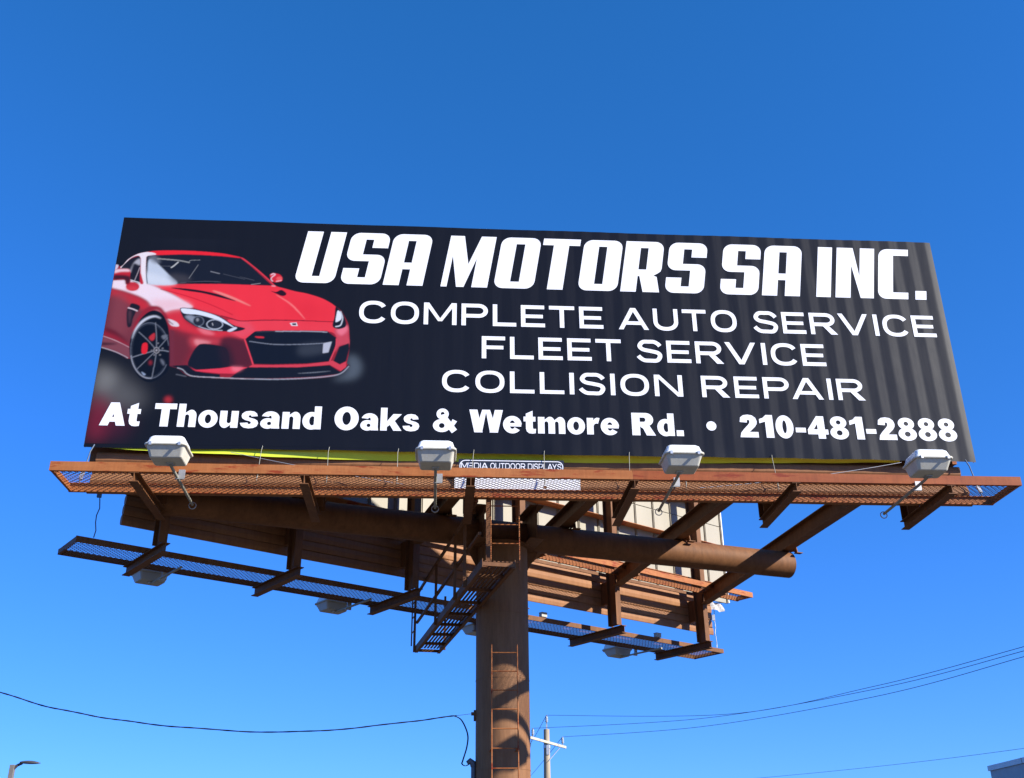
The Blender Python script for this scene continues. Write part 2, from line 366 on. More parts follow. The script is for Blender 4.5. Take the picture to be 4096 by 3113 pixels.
# wrapped returns
wr = MB()
for sx in (-1, 1):
    x = sx*(HW+0.004); n0 = skin(sx*HW, ZB+2)
    wr.add([F1(sx*HW, n0, ZB), F1(x+sx*0.010, n0-0.03, ZB), F1(x+sx*0.012, -0.11, ZB), F1(sx*HW, n0, ZB+HB), F1(x+sx*0.010, n0-0.03, ZB+HB), F1(x+sx*0.012, -0.11, ZB+HB)], [(0, 1, 4, 3), (1, 2, 5, 4)])
wr.add([F1(-HW, skin(-HW, ZB+HB), ZB+HB), F1(HW, skin(HW, ZB+HB), ZB+HB), F1(HW, -0.11, ZB+HB+0.01), F1(-HW, -0.11, ZB+HB+0.01)], [(0, 1, 2, 3)])
wr.build('wrapped_edge', 'wvinyl', face)
# yellow-green strip of an older sheet hanging below the vinyl
ys = MB(); X0, X1, NX = -7.22, 6.05, 120
prof = [(-7.22, 7.985), (-5.88, 7.93), (-4.3, 7.875), (-2.71, 7.85), (-0.8, 7.855), (1.35, 7.878), (3.6, 7.92), (5.2, 7.955), (6.05, 7.975)]
rows = []
for i in range(NX+1):
    x = X0+(X1-X0)*i/NX; zb = np.interp(x, [p[0] for p in prof], [p[1] for p in prof])+0.004*math.sin(x*6)
    fl = max(0, min(1, (-2.1-x)/3.0)); lo_ = -0.135+0.125*fl+0.008*math.sin(x*2.3)   # tucked in on the right, flaring into the sun on the left
    zb += 0.035*(1-fl)+0.012; r_ = [F1(x, -0.035, ZB+0.05), F1(x, -0.035+0.55*(lo_+0.035), 0.5*(ZB+zb)+0.02), F1(x, lo_, zb)]
    rows.append(r_)
vs = [p for r_ in rows for p in r_]
ys.add(vs, [(i*3+j, i*3+j+1, (i+1)*3+j+1, (i+1)*3+j) for i in range(NX) for j in range(2)], True)
ys.build('apron_strip', 'yellow', face, 'yellow green strip of an older sheet under the black vinyl')

# ------------------------------------------------------------------ lettering
def on_face(px, py):
    q = aty(px, py, -0.012); return q[0], q[2]
def flat_mesh(name, polys2d, parent, off=0.002, mat='white'):
    """polys2d: list of (verts2d, faces); laid on the vinyl"""
    m = MB()
    for vs, fs in polys2d: m.add([F1(x, 0.012+RIB+off+max(0, rib(x)-RIB)+(sag(x, z) if z < ZB+0.35 else 0), z) for x, z in vs], fs)
    return m.build(name, mat, parent)
def tess(outer, holes=()):
    """triangulate polygon with holes through a temporary curve"""
    cu = bpy.data.curves.new('t', 'CURVE'); cu.dimensions = '2D'; cu.fill_mode = 'FRONT'
    for lp in [outer]+list(holes):
        sp = cu.splines.new('POLY'); sp.points.add(len(lp)-1); sp.use_cyclic_u = True
        for P, (x, y) in zip(sp.points, lp): P.co = (x, y, 0, 1)
    o = bpy.data.objects.new('t', cu); COL.objects.link(o)
    me = bpy.data.meshes.new_from_object(o.evaluated_get(bpy.context.evaluated_depsgraph_get()))
    out = ([(w.co.x, w.co.y) for w in me.vertices], [tuple(p.vertices) for p in me.polygons])
    bpy.data.objects.remove(o); bpy.data.curves.remove(cu); bpy.data.meshes.remove(me)
    return out
def rrect(x0, y0, x1, y1, r):
    """rounded corners: r = (bl, br, tr, tl)"""
    out = []
    for (cx, cy, a0, rad) in ((x0, y0, 180, r[0]), (x1, y0, 270, r[1]), (x1, y1, 0, r[2]), (x0, y1, 90, r[3])):
        if rad <= 0: out.append((cx, cy)); continue
        ccx = cx+(rad if cx == x0 else -rad); ccy = cy+(rad if cy == y0 else -rad)
        for k in range(7):
            t = math.radians(a0+90*k/6); out.append((ccx+rad*math.cos(t), ccy+rad*math.sin(t)))
    return out
# headline glyphs in a w x 1 box (wide heavy square letters)
def G(ch, w):
    st, hb, R = 0.262, 0.13, 0.15     # stem, bar, corner radius
    if ch == 'U': return [(rrect(0, 0, w, 1, (R, R, 0, 0)), [])], [[(st, hb), (w-st, hb), (w-st, 1.01), (st, 1.01)]]
    if ch == 'O': return [(rrect(0, 0, w, 1, (R, R, R, R)), [[(st, hb), (w-st, hb), (w-st, 1-hb), (st, 1-hb)]])], []
    if ch == 'A': return [(rrect(0, 0, w, 1, (0, 0, R, R)), [[(st, 0.44), (w-st, 0.44), (w-st, 1-hb), (st, 1-hb)]])], [[(st, -0.01), (w-st, -0.01), (w-st, 0.31), (st, 0.31)]]
    if ch == 'I': return [([(0, 0), (w, 0), (w, 1), (0, 1)], [])], []
    if ch == '.': return [([(0, 0), (w, 0), (w, 0.17), (0, 0.17)], [])], []
    if ch == 'T': return [([(0, 1), (0, 1-hb), (w/2-st/2, 1-hb), (w/2-st/2, 0), (w/2+st/2, 0), (w/2+st/2, 1-hb), (w, 1-hb), (w, 1)], [])], []
    if ch == 'M': return [([(0, 0), (0.10, 0), (0.10, 0.60), (0.257, 0), (0.38, 0), (w-st, 0.56), (w-st, 0), (w, 0), (w, 1), (w-0.25, 1), (0.385, 0.447), (0.232, 1), (0, 1)], [])], []
    if ch == 'N': return [([(0, 0), (st, 0), (st, 0.64), (0.44, 0), (w, 0), (w, 1), (w-0.256, 1), (w-0.256, 0.43), (st+0.02, 1), (0, 1)], [])], []
    if ch == 'C':
        lp = rrect(0, 0, w, 1, (R, 0, 0, R)); return [(lp, [])], [[(st, hb), (w+0.01, hb), (w+0.01, 1-hb), (st, 1-hb)]]
    if ch == 'R':
        return [([(0, 0), (st, 0), (st, 0.31), (max(st+0.03, w-0.40), 0.31), (w-0.28, 0), (w, 0), (w-0.07, 0.30), (w-0.13, 0.325)]+[(w-0.06, 0.37), (w-0.015, 0.41), (w, 0.47)]
                 + [(w-R+R*math.cos(t), 1-R+R*math.sin(t)) for t in [math.pi/2*k/6 for k in range(7)]]+[(0, 1)], [[(st, 0.44), (w-st, 0.44), (w-st, 1-hb), (st, 1-hb)]])], []
    if ch == 'S':
        def arc(cx, cy, r, a0, a1): return [(cx+r*math.cos(math.radians(a0+(a1-a0)*k/6)), cy+r*math.sin(math.radians(a0+(a1-a0)*k/6))) for k in range(7)]
        lp = arc(R, R, R, 180, 270)+arc(w-R, R, R, 270, 360)+arc(w-R, 0.575-R, R, 0, 90)+[(st, 0.575), (st, 1-hb), (w-st, 1-hb), (w-st, 0.71), (w, 0.71)] \
            + arc(w-R, 1-R, R, 0, 90)+arc(R, 1-R, R, 90, 180)+arc(R, 0.445+R, R, 180, 270)+[(w-st, 0.445), (w-st, hb), (st, hb), (st, 0.30), (0, 0.30)]
        return [(lp, [])], []
def cut_notch(poly, notch):
    """U, A, C: subtract an open notch by rebuilding the outline with it"""
    return poly
HEAD = [('U', 42, 314, 388, 0), ('S', 352, 624, 401, 0), ('A', 647, 918, 408, 0), ('M', 1040, 1357, 421, 0), ('O', 1398, 1672, 431, 0), ('T', 1688, 1945, 438, 0), ('O', 1972, 2240, 443, 0),
        ('R', 127, 372, 373, 1), ('S', 407, 652, 382, 1), ('S', 755, 997, 390, 1), ('A', 1022, 1261, 399, 1), ('I', 1365, 1456, 407, 1), ('N', 1487, 1728, 414, 1), ('C', 1757, 1947, 426, 1), ('.', 1993, 2062, 431, 1)]
z0h = on_face(1175, 1128)[1]; z1h = on_face(1225, 922)[1]
z0h = 0.5*(z0h+on_face(3706, 1203)[1]); z1h = 0.5*(z1h+on_face(3524, 1001.5)[1]); HH = z1h-z0h
SL = 0.165
polys = []
for ch, l, r, y, cset in HEAD:
    sc, ox, oy = (1.7008, 1150, 900) if cset == 0 else (1.5793, 2400, 930)
    xl = on_face(ox+l/sc, oy+y/sc)[0]; xr = on_face(ox+r/sc, oy+y/sc)[0]; w = (xr-xl)/HH
    main, notch = G(ch, w)
    outer, holes = main[0]
    if ch == 'U':
        (a, b, c_, d_) = notch[0]; i = [k for k, p in enumerate(outer) if p == (w, 1)][0]
        outer = outer[:i+1]+[(c_[0], 1), b, a, (d_[0], 1)]+outer[i+1:]
    elif ch == 'A':
        (a, b, c_, d_) = notch[0]
        outer = [(0, 0), (a[0], 0), d_, c_, (b[0], 0)]+outer[1:]
    elif ch == 'C':
        (a, b, c_, d_) = notch[0]; i = [k for k, p in enumerate(outer) if p == (w, 0)][0]
        outer = outer[:i+1]+[(w, a[1]), a, d_, (w, d_[1])]+outer[i+1:]
    mp = lambda p: (xl+p[0]*HH+SL*p[1]*HH, z0h+p[1]*HH)
    polys.append(tess([mp(p) for p in outer], [[mp(p) for p in h] for h in holes]))
for pg in polys: flat_mesh('letter', [pg], face)

def smooth1(pts, closed=True, n=6):            # Catmull-Rom
    P = [np.array(p, float) for p in pts]; out = []
    m = len(P); rng = range(m) if closed else range(m-1)
    for i in rng:
        p0 = P[(i-1) % m] if closed or i > 0 else P[i]; p1 = P[i]; p2 = P[(i+1) % m]; p3 = P[(i+2) % m] if closed or i+2 < m else P[(i+1) % m]
        for k in range(n):
            t = k/n
            out.append(0.5*((2*p1)+(-p0+p2)*t+(2*p0-5*p1+4*p2-p3)*t*t+(-p0+3*p1-3*p2+p3)*t**3))
    if not closed: out.append(P[-1])
    return out
def arcp(cx, cy, rx, ry, a0, a1, n=12, e=2.0):
    out = []
    for k in range(n+1):
        t = math.radians(a0+(a1-a0)*k/n); c_, s_ = math.cos(t), math.sin(t)
        out.append((cx+rx*math.copysign(abs(c_)**(2/e), c_), cy+ry*math.copysign(abs(s_)**(2/e), s_)))
    return out
def bxp(x0, y0, x1, y1): return [(x0, y0), (x1, y0), (x1, y1), (x0, y1)]
class Band(list): pass                        # quads of one curved stroke
def ringp(cx, cy, rx, ry, ix, iy, a0=0, a1=360, e=2.0, dx=0.0, n=40):
    """band between two (super)ellipses as quads"""
    o = arcp(cx, cy, rx, ry, a0, a1, n, e); i = arcp(cx+dx, cy, ix, iy, a0, a1, n, e)
    return [Band([[o[k], o[k+1], i[k+1], i[k]] for k in range(n)])]
def strokep(pts, tv, th, n=7):
    P = smooth1(pts, False, n); L_ = []
    for k, p in enumerate(P):
        d = P[min(k+1, len(P)-1)]-P[max(k-1, 0)]; d = d/np.linalg.norm(d); nn = np.array([-d[1]*tv/2, d[0]*th/2]); L_.append((tuple(p+nn), tuple(p-nn)))
    return [Band([[L_[k][0], L_[k+1][0], L_[k+1][1], L_[k][1]] for k in range(len(L_)-1)])]
def wide(ch, v, h):
    """expanded grotesque capitals, cap height 1; returns (pieces, width)"""
    c1 = [bxp(0, 0, v, 1)]
    def bowl(w, y0): return [[(v, 1-h), (v, 1), (w-.42, 1)]+arcp(w-.42, (1+y0)/2, .42, (1-y0)/2, 90, -90)[1:]+[(v, y0), (v, y0+h), (w-.42, y0+h)]+arcp(w-.42, (1+y0)/2, .42-v, (1-y0)/2-h, -90, 90)[1:]]
    if ch == 'I': return c1, v
    if ch == 'L': return c1+[bxp(v, 0, 1.06, h)], 1.06
    if ch == 'F': return c1+[bxp(v, 1-h, 1.05, 1), bxp(v, .42, .97, .42+h*.95)], 1.05
    if ch == 'E': return c1+[bxp(v, 1-h, 1.07, 1), bxp(v, .41, 1.0, .41+h*.95), bxp(v, 0, 1.09, h)], 1.09
    if ch == 'T': return [bxp(0, 1-h, 1.16, 1), bxp(.58-v/2, 0, .58+v/2, 1-h)], 1.16
    if ch == 'P': return c1+bowl(1.2, .36), 1.2
    if ch == 'R': return c1+bowl(1.2, .38)+[[(.60, .39), (.88, .40), (1.27, 0), (.95, 0)]], 1.27
    if ch == 'D': return c1+bowl(1.25, 0), 1.25
    if ch == 'O': return ringp(.63, .5, .63, .515, .63-v, .515-h, e=2.35), 1.26
    if ch == 'C': return ringp(.63, .5, .63, .515, .63-v, .515-h, 32, 328, e=2.35), 1.20
    if ch == 'U': return [bxp(0, .42, v, 1), bxp(1.2-v, .42, 1.2, 1)]+ringp(.6, .42, .6, .435, .6-v, .435-h, 180, 360, e=2.2), 1.2
    if ch == 'A': return [[(0, 0), (v*1.12, 0), (.83, 1), (.60, 1)], [(1.45, 0), (1.45-v*1.12, 0), (.62, 1), (.85, 1)], bxp(.34, .22, 1.11, .22+h*.95)], 1.45
    if ch == 'V': return [[(0, 1), (v*1.12, 1), (.82, 0), (.59, 0)], [(1.42, 1), (1.42-v*1.12, 1), (.60, 0), (.83, 0)]], 1.42
    if ch == 'Y': return [[(0, 1), (v*1.2, 1), (.75, .38), (.52, .38)], [(1.28, 1), (1.28-v*1.2, 1), (.53, .38), (.76, .38)], bxp(.64-v/2, 0, .64+v/2, .42)], 1.28
    if ch == 'M': return c1+[bxp(1.48-v, 0, 1.48, 1), [(.02, 1), (v*1.15, 1), (.83, .16), (.65, .16)], [(1.46, 1), (1.48-v*1.15, 1), (.65, .16), (.83, .16)]], 1.48
    if ch == 'N': return c1+[bxp(1.25-v, 0, 1.25, 1), [(.02, 1), (v*1.2, 1), (1.23, 0), (1.25-v*1.2, 0)]], 1.25
    if ch == 'S': return strokep([(1.04, .74), (.95, .84), (.78, 1.01-h/2), (.55, 1.015-h/2), (.27, .995-h/2), (.02+v/2, .73), (.26, .575), (.60, .505), (.93, .425), (1.12-v/2, .275), (.88, h/2+.0), (.57, h/2-.015), (.30, h/2), (.12, .19), (.04, .28)], v, h), 1.12
def heavy(ch):
    """extra heavy grotesque, cap height 1, x-height 0.73"""
    def arch(x): return [(x+.455, 0), (x+.745, 0)]+arcp(x+.53, .47, .215, .275, 0, 112, 10)+[(x+.28, .60), (x+.28, .42)]+arcp(x+.37, .44, .085, .10, 180, 0, 8)
    if ch == 'A': return [[(0, 0), (.335, 0), (.665, 1), (.335, 1)], [(1.0, 0), (.655, 0), (.345, 1), (.675, 1)], bxp(.27, .165, .74, .37)], 1.0
    if ch == 't': return [bxp(.1, .26, .40, .80), bxp(0, .52, .52, .73), [(.1, .79), (.1, .86), (.40, 1.0), (.40, .79)], [(.1, .30), (.1, .20), (.14, .08), (.24, .0), (.38, -.015), (.52, .005), (.535, .2), (.46, .19), (.41, .21), (.40, .26), (.40, .30)]], .54
    if ch == 'T': return [bxp(0, .755, .88, 1), bxp(.275, 0, .605, .76)], .88
    if ch == 'h': return [bxp(0, 0, .29, 1), arch(0)], .745
    if ch == 'n': return [bxp(0, 0, .29, .73), arch(0)], .745
    if ch == 'm': return [bxp(0, 0, .29, .73), arch(0), arch(.45)], 1.195
    if ch == 'u': return [[(.745-x, .73-y) for x, y in bxp(0, 0, .29, .73)], [(.745-x, .73-y) for x, y in arch(0)]], .745
    if ch == 'o': return ringp(.39, .365, .39, .385, .125, .195), .78
    if ch == 'O': return ringp(.53, .5, .53, .52, .185, .285), 1.06
    if ch == '0': return ringp(.385, .5, .385, .52, .09, .29), .77
    if ch == 'd': return ringp(.37, .365, .37, .385, .12, .20, dx=.03)+[bxp(.475, 0, .765, 1)], .765
    if ch == 'a': return ringp(.30, .215, .30, .23, .085, .075, dx=.06)+[bxp(.44, .12, .765, .50), [(.44, .14), (.765, .14), (.79, 0), (.46, 0)], arcp(.40, .46, .365, .285, 0, 166, 14)+[(.345, .50)]+arcp(.385, .475, .06, .075, 150, 0, 8)], .79
    if ch == 's': return [[(.70, .52), (.66, .63), (.55, .72), (.38, .745), (.20, .72), (.07, .63), (.04, .53), (.08, .42), (.20, .345), (.36, .305), (.43, .275), (.445, .225), (.42, .185), (.37, .17), (.325, .185), (.31, .235), (0, .215), (.05, .10), (.17, .015), (.36, -.015), (.56, .01), (.69, .085), (.74, .21), (.70, .325), (.59, .395), (.42, .44), (.345, .465), (.33, .50), (.345, .545), (.39, .56), (.43, .545), (.445, .50)]], .74
    if ch == 'e': return ringp(.405, .365, .405, .385, .12, .185, 2, 322)+[bxp(.11, .285, .79, .435)], .81
    if ch == 'k': return [bxp(0, 0, .29, 1), [(.28, .40), (.56, .73), (.93, .73), (.60, .40), (.48, .30), (.28, .15)], [(.60, .46), (.94, 0), (.58, 0), (.38, .31)]], .94
    if ch == 'r': return [bxp(0, 0, .29, .73), [(.28, .60), (.35, .70), (.44, .745), (.53, .735), (.57, .72), (.49, .475), (.42, .49), (.34, .46), (.28, .36)]], .55
    if ch == 'W': return [[(0, 1), (.35, 1), (.58, 0), (.22, 0)], [(.56, 1), (.73, 1), (.73, .90), (.555, 0), (.24, 0)], [(.90, 1), (.725, 1), (.725, .90), (.90, 0), (1.22, 0)], [(1.46, 1), (1.11, 1), (.88, 0), (1.24, 0)]], 1.46
    if ch == 'R': return [bxp(0, 0, .36, 1), [(.36, .79), (.36, 1), (.64, 1)]+arcp(.64, .705, .33, .295, 90, -90)[1:]+[(.36, .41), (.36, .60), (.52, .60)]+arcp(.53, .695, .09, .095, -90, 90)[1:], [(.38, .42), (.78, .44), (1.05, 0), (.64, 0), (.50, .30), (.38, .37)]], 1.05
    if ch == '.': return [bxp(0, 0, .32, .255)], .32
    if ch == '-': return [bxp(0, .265, .44, .475)], .44
    if ch == '1': return [bxp(.25, 0, .585, .9), [(0, .64), (0, .83), (.17, .89), (.30, 1.02), (.585, 1.02), (.585, .88), (.25, .72)]], .60
    if ch == '2': return [[(0, 0), (.79, 0), (.79, .245), (.42, .245), (.52, .34), (.66, .47), (.75, .60), (.77, .72), (.72, .88), (.58, .99), (.39, 1.02), (.20, .99), (.07, .89), (.03, .68), (.34, .66), (.345, .75), (.40, .80), (.455, .74), (.44, .64), (.36, .54), (.18, .36), (.05, .20)]], .79
    if ch == '4': return [bxp(.43, 0, .745, 1.01), bxp(0, .19, .88, .415), [(0, .40), (.43, 1.01), (.46, 1.01), (.46, .70), (.25, .40)]], .88
    if ch == '8': return ringp(.40, .745, .355, .275, .10, .095)+ringp(.40, .275, .40, .295, .125, .115), .80
    if ch == '&': return ringp(.42, .775, .27, .245, .085, .095)+ringp(.39, .265, .39, .285, .125, .11)+[[(.22, .70), (.52, .78), (1.06, .10), (.84, -.06)], [(.70, .20), (.86, .55), (1.06, .46), (.82, .12)]], 1.06
def fit_word(txt, x0, x1, zb, zc, font, gap, off0=0.0):
    x = 0; pieces = []
    kern = {('A', 't'): -.06, ('V', 'I'): .04, ('R', 'V'): -.12, ('A', 'U'): .02, ('L', 'A'): -.1, ('A', 'Y'): -.25, ('P', 'A'): -.14, ('O', 'U'): .0, ('E', 'T'): -.02, ('P', 'L'): 0, ('W', 'e'): -.08, ('k', 's'): -.05, ('r', 'e'): -.03, ('T', 'h'): .0, ('U', 'T'): .0}
    for i, ch in enumerate(txt):
        pcs, w = font(ch)
        if i: x += gap+kern.get((txt[i-1], ch), 0)
        pieces.append([(k, [(px+x, py) for px, py in q]) for k, pc in enumerate(pcs) for q in (pc if isinstance(pc, Band) else [pc])]); x += w
    al = [p[0] for g_ in pieces for k, q in g_ for p in q]; lo, hi = min(al), max(al)
    return [[([(x0+(px-lo)/(hi-lo)*(x1-x0), zb+py*(zc-zb)) for px, py in q], k) for k, q in g_] for g_ in pieces]
CAP = 1.0
def poly_faces(q):
    if len(q) == 4: return q, [(0, 1, 2, 3)]
    return tess(q)
def word_mesh(word, parent, base, mat='white'):
    for pcs in word:                             # one object per letter
        m = MB()
        for quad, k in pcs:
            vs, fs = poly_faces(quad)
            m.add([F1(x, base(x, z)+0.0002*k, z) for x, z in vs], fs)      # strokes of one letter lie a hair above each other
        m.build('letter', mat, parent)
def face_off(x, z): return 0.012+RIB+0.002+max(0, rib(x)-RIB)+(sag(x, z) if z < ZB+0.35 else 0)
def lay_words(words, font, gap):
    zb = np.mean([on_face((a+b)/2, yb)[1] for _, a, b, yb, yt in words]); zt = np.mean([on_face((a+b)/2, yt)[1] for _, a, b, yb, yt in words])
    for t, a, b, yb, yt in words:
        pcs = fit_word(t, on_face(a, (yb+yt)/2)[0], on_face(b, (yb+yt)/2)[0], zb, zt, font, gap)
        word_mesh(pcs, face, face_off)
MED = lambda ch: wide(ch, 0.200, 0.168)
lay_words([('COMPLETE', 1436, 2411, 1305, 1219), ('AUTO', 2473, 2945, 1323, 1237), ('SERVICE', 3012, 3737, 1341, 1256)], MED, 0.22)
lay_words([('FLEET', 1927, 2484, 1441, 1353), ('SERVICE', 2546, 3298, 1457, 1370)], MED, 0.22)
lay_words([('COLLISION', 1768, 2729, 1579.5, 1493.5), ('REPAIR', 2806, 3455, 1594.5, 1510)], MED, 0.24)
BOT = [('At', 403, 564, 1704, 1613), ('Thousand', 616, 1286, 1712, 1619), ('Oaks', 1338, 1678, 1724, 1632), ('&', 1732, 1828, 1730, 1638), ('Wetmore', 1877, 2475, 1734.5, 1644), ('Rd.', 2527, 2732, 1742, 1654), ('210-481-2888', 2958, 3822, 1758, 1670)]
lay_words(BOT, heavy, 0.085)
pl = []
bx, bz = on_face(2845, 1705); br = 0.085
pl.append(([(bx+br*math.cos(t), bz+br*math.sin(t)) for t in [2*math.pi*k/24 for k in range(24)]], [tuple(range(24))]))
flat_mesh('bullet_dot', pl, face)

# ------------------------------------------------------------------ printed red sports car (ink in a colour attribute on a flat sheet)
GX0, GX1, GZ0, GZ1, GS = -HW+0.004, -2.30, ZB+0.03, 11.95, 0.0085
gx = np.arange(GX0, GX1, GS); gz = np.arange(GZ0, GZ1, GS)
IMG = np.zeros((len(gz), len(gx), 3)); IMG[:] = VINYL_BLACK
def bd(p):                                    # crop coordinate -> board
    x, z = on_face(400+p[0]/2.8966, 980+p[1]/2.8966); return ((x-GX0)/GS, (z-GZ0)/GS)
def ink(c): return np.array(lin(c))*(0.70 if c[0] > 1.8*c[1] else 0.62)
def blur(m, s):
    if s < 0.3: return m
    r = int(3*s)+1; k = np.exp(-0.5*(np.arange(-r, r+1)/s)**2); k /= k.sum()
    m = np.apply_along_axis(lambda q: np.convolve(q, k)[r:-r], 0, m)
    return np.apply_along_axis(lambda q: np.convolve(q, k)[r:-r], 1, m)
def mask(poly, s):
    P = np.array(poly); r = int(3*s)+3
    x0, x1 = max(0, int(P[:, 0].min())-r), min(len(gx), int(P[:, 0].max())+r+1); y0, y1 = max(0, int(P[:, 1].min())-r), min(len(gz), int(P[:, 1].max())+r+1)
    if x1 <= x0 or y1 <= y0: return None
    acc = 0
    for dx, dy in ((-.25, -.25), (.25, -.25), (-.25, .25), (.25, .25)):
        X, Y = np.meshgrid(np.arange(x0, x1)+dx, np.arange(y0, y1)+dy); ins = np.zeros(X.shape, bool)
        j = len(P)-1
        for i in range(len(P)):
            xi, yi = P[i]; xj, yj = P[j]
            if yi != yj:
                c_ = ((yi > Y) != (yj > Y)) & (X < (xj-xi)*(Y-yi)/(yj-yi)+xi); ins ^= c_
            j = i
        acc = acc+ins*0.25
    return blur(acc, s if s < 1 else s*0.6), (slice(y0, y1), slice(x0, x1))
CLIP = [None]
def comp(mk, col, a=1.0):
    if mk is None: return
    m, sl = mk
    m = m*a
    if CLIP[0] is not None: m = m*CLIP[0][sl]
    IMG[sl] = IMG[sl]*(1-m[..., None])+col*m[..., None]
def fill(pts, c, s=0.5, a=1.0, sm=True): comp(mask([bd(p) for p in (smooth1(pts) if sm else pts)], s), ink(c), a)
def stroke(pts, c, w, s=0.5, a=1.0, taper=False):
    P = smooth1(pts, False, 5) if len(pts) > 2 else [np.array(p, float) for p in pts]
    L_, R_ = [], []
    for i, p in enumerate(P):
        d = P[min(i+1, len(P)-1)]-P[max(i-1, 0)]; d = d/(np.linalg.norm(d)+1e-9); n_ = np.array([-d[1], d[0]])
        ww = w/2*(math.sin(math.pi*(0.08+0.84*i/(len(P)-1))) if taper else 1)
        L_.append(p+n_*ww); R_.append(p-n_*ww)
    comp(mask([bd(p) for p in L_+R_[::-1]], s), ink(c), a)
def ell(cx, cy, rx, ry, c, s=0.5, a=1.0, rot=0):
    t = np.linspace(0, 2*math.pi, 48, endpoint=False); cr, sr = math.cos(rot), math.sin(rot)
    comp(mask([bd((cx+rx*math.cos(q)*cr-ry*math.sin(q)*sr, cy+rx*math.cos(q)*sr+ry*math.sin(q)*cr)) for q in t], s), ink(c), a)
def ring(cx, cy, rx, ry, c, w, s=0.5, a=1.0, a0=0, a1=360):
    t = np.radians(np.linspace(a0, a1, 60))
    o = [(cx+(rx+w/2)*math.cos(q), cy+(ry+w/2)*math.sin(q)) for q in t]; i = [(cx+(rx-w/2)*math.cos(q), cy+(ry-w/2)*math.sin(q)) for q in t[::-1]]
    comp(mask([bd(p) for p in o+i], s), ink(c), a)
B = lambda *ps: [(x+1390.4, y) for x, y in ps]
def paint_car():
    # studio background glows
    fill([(-60, 1400), (60, 1420), (330, 1580), (520, 1760), (420, 1900), (60, 1880), (-160, 1700)], (130, 128, 124), 26, 0.5)
    fill([(-60, 1380), (70, 1420), (200, 1520), (60, 1700), (-120, 1600)], (165, 163, 156), 18, 0.4)
    ell(-60, 2000, 190, 260, (130, 30, 48), 22, 0.85); ell(200, 2080, 160, 160, (80, 25, 42), 24, 0.6)
    ell(790, 1795, 42, 40, (185, 45, 48), 5, 0.9)
    fill([(2870, 1300), (2960, 1290), (3030, 1400), (3000, 1510), (2900, 1560), (2700, 1560), (2850, 1480)], (100, 110, 118), 11, 0.75)
    fill([(500, -330), (1500, -350), (1700, -60), (700, -60)], (45, 47, 58), 30, 0.5)
    # body
    body = [(110, 560), (130, 480), (150, 300), (172, 232), (250, 248), (330, 165), (430, 108), (520, 86), (640, 68), (900, 64), (1150, 74), (1390, 95), (1520, 118), (1650, 150), (1760, 230), (1870, 320), (1960, 400), (2040, 476),
            (2140, 505), (2270, 540), (2400, 565), (2560, 615), (2660, 665), (2730, 715), (2790, 760), (2840, 840), (2880, 930), (2890, 1050), (2893, 1160), (2880, 1270), (2862, 1370), (2880, 1400), (2845, 1450), (2790, 1490),
            (2680, 1525), (2440, 1548), (2000, 1556), (1600, 1552), (1300, 1540), (1080, 1525), (990, 1500), (900, 1430), (805, 1400), (600, 1300), (330, 1318), (200, 1250), (20, 1180), (-40, 1160), (0, 1000), (60, 800)]
    P = [bd(p) for p in smooth1(body)]; m, sl = mask(P, 0.5)
    clip = np.zeros(IMG.shape[:2]); clip[sl] = m
    comp((m, sl), ink((150, 28, 38))); CLIP[0] = clip
    # flank
    fill([(-60, 480), (130, 485), (380, 575), (560, 660), (600, 730), (480, 830), (380, 1100), (335, 1330), (-80, 1180)], (120, 48, 55), 4)
    fill([(100, 500), (250, 535), (480, 620), (580, 700), (520, 760), (330, 680), (180, 600), (110, 580)], (198, 40, 48), 7)
    fill([(-20, 560), (110, 560), (140, 760), (80, 1000), (-40, 1000)], (45, 20, 28), 14, 0.9)
    fill([(170, 560), (330, 640), (340, 900), (280, 1060), (90, 960)], (136, 62, 68), 14, 0.75)
    fill([(20, 990), (150, 990), (330, 1150), (330, 1180), (170, 1105), (10, 1045)], (150, 28, 40), 4, 0.9)
    fill([(20, 960), (130, 975), (240, 1040), (330, 1140), (200, 1060), (60, 1000)], (60, 18, 26), 5, 0.7)
    stroke([(0, 1045), (180, 1110), (338, 1188)], (225, 180, 184), 9, 0.6); fill([(0, 1060), (180, 1120), (335, 1195), (330, 1300), (180, 1225), (-20, 1165)], (128, 66, 72), 3)
    fill([(-20, 1130), (120, 1135), (200, 1150), (60, 1165), (-20, 1160)], (70, 30, 36), 3)
    # bumper and nose
    fill([(735, 775), (930, 735), (1010, 900), (1230, 990), (1540, 975), (1690, 1090), (1770, 1395), (1400, 1440), (1000, 1440), (805, 1400), (800, 1100)], (150, 34, 44), 3)
    fill([(735, 778), (930, 735), (1000, 890), (1230, 992), (1550, 985), (1660, 1085), (1400, 1080), (1150, 1045), (930, 1000), (790, 950)], (214, 46, 56), 6)
    fill([(800, 980), (960, 1030), (1100, 1100), (1040, 1290), (960, 1440), (805, 1400)], (104, 36, 44), 12, 0.9)
    fill([(1050, 1070), (1330, 1090), (1500, 1140), (1200, 1150), (1080, 1190)], (200, 62, 70), 8)
    fill([(1095, 1100), (1200, 1105), (1290, 1135), (1180, 1150), (1120, 1165)], (238, 140, 142), 4)
    fill([(1400, 1090), (1680, 1110), (1772, 1392), (1480, 1420)], (86, 26, 36), 6)
    fill([(1130, 960), (1250, 985), (1330, 1040), (1200, 1030)], (240, 120, 128), 4, 0.8)
    fill([(1640, 886), (1900, 878), (2250, 880), (2690, 895), (2740, 985), (2748, 1085), (2630, 1000), (1880, 995), (1790, 1005), (1690, 1092), (1540, 1010), (1480, 870)], (238, 60, 70), 1.2)
    fill(B((130, 885), (320, 890), (400, 990), (330, 1040), (250, 1075), (120, 1010), (290, 970)), (232, 78, 92), 6, 0.8)
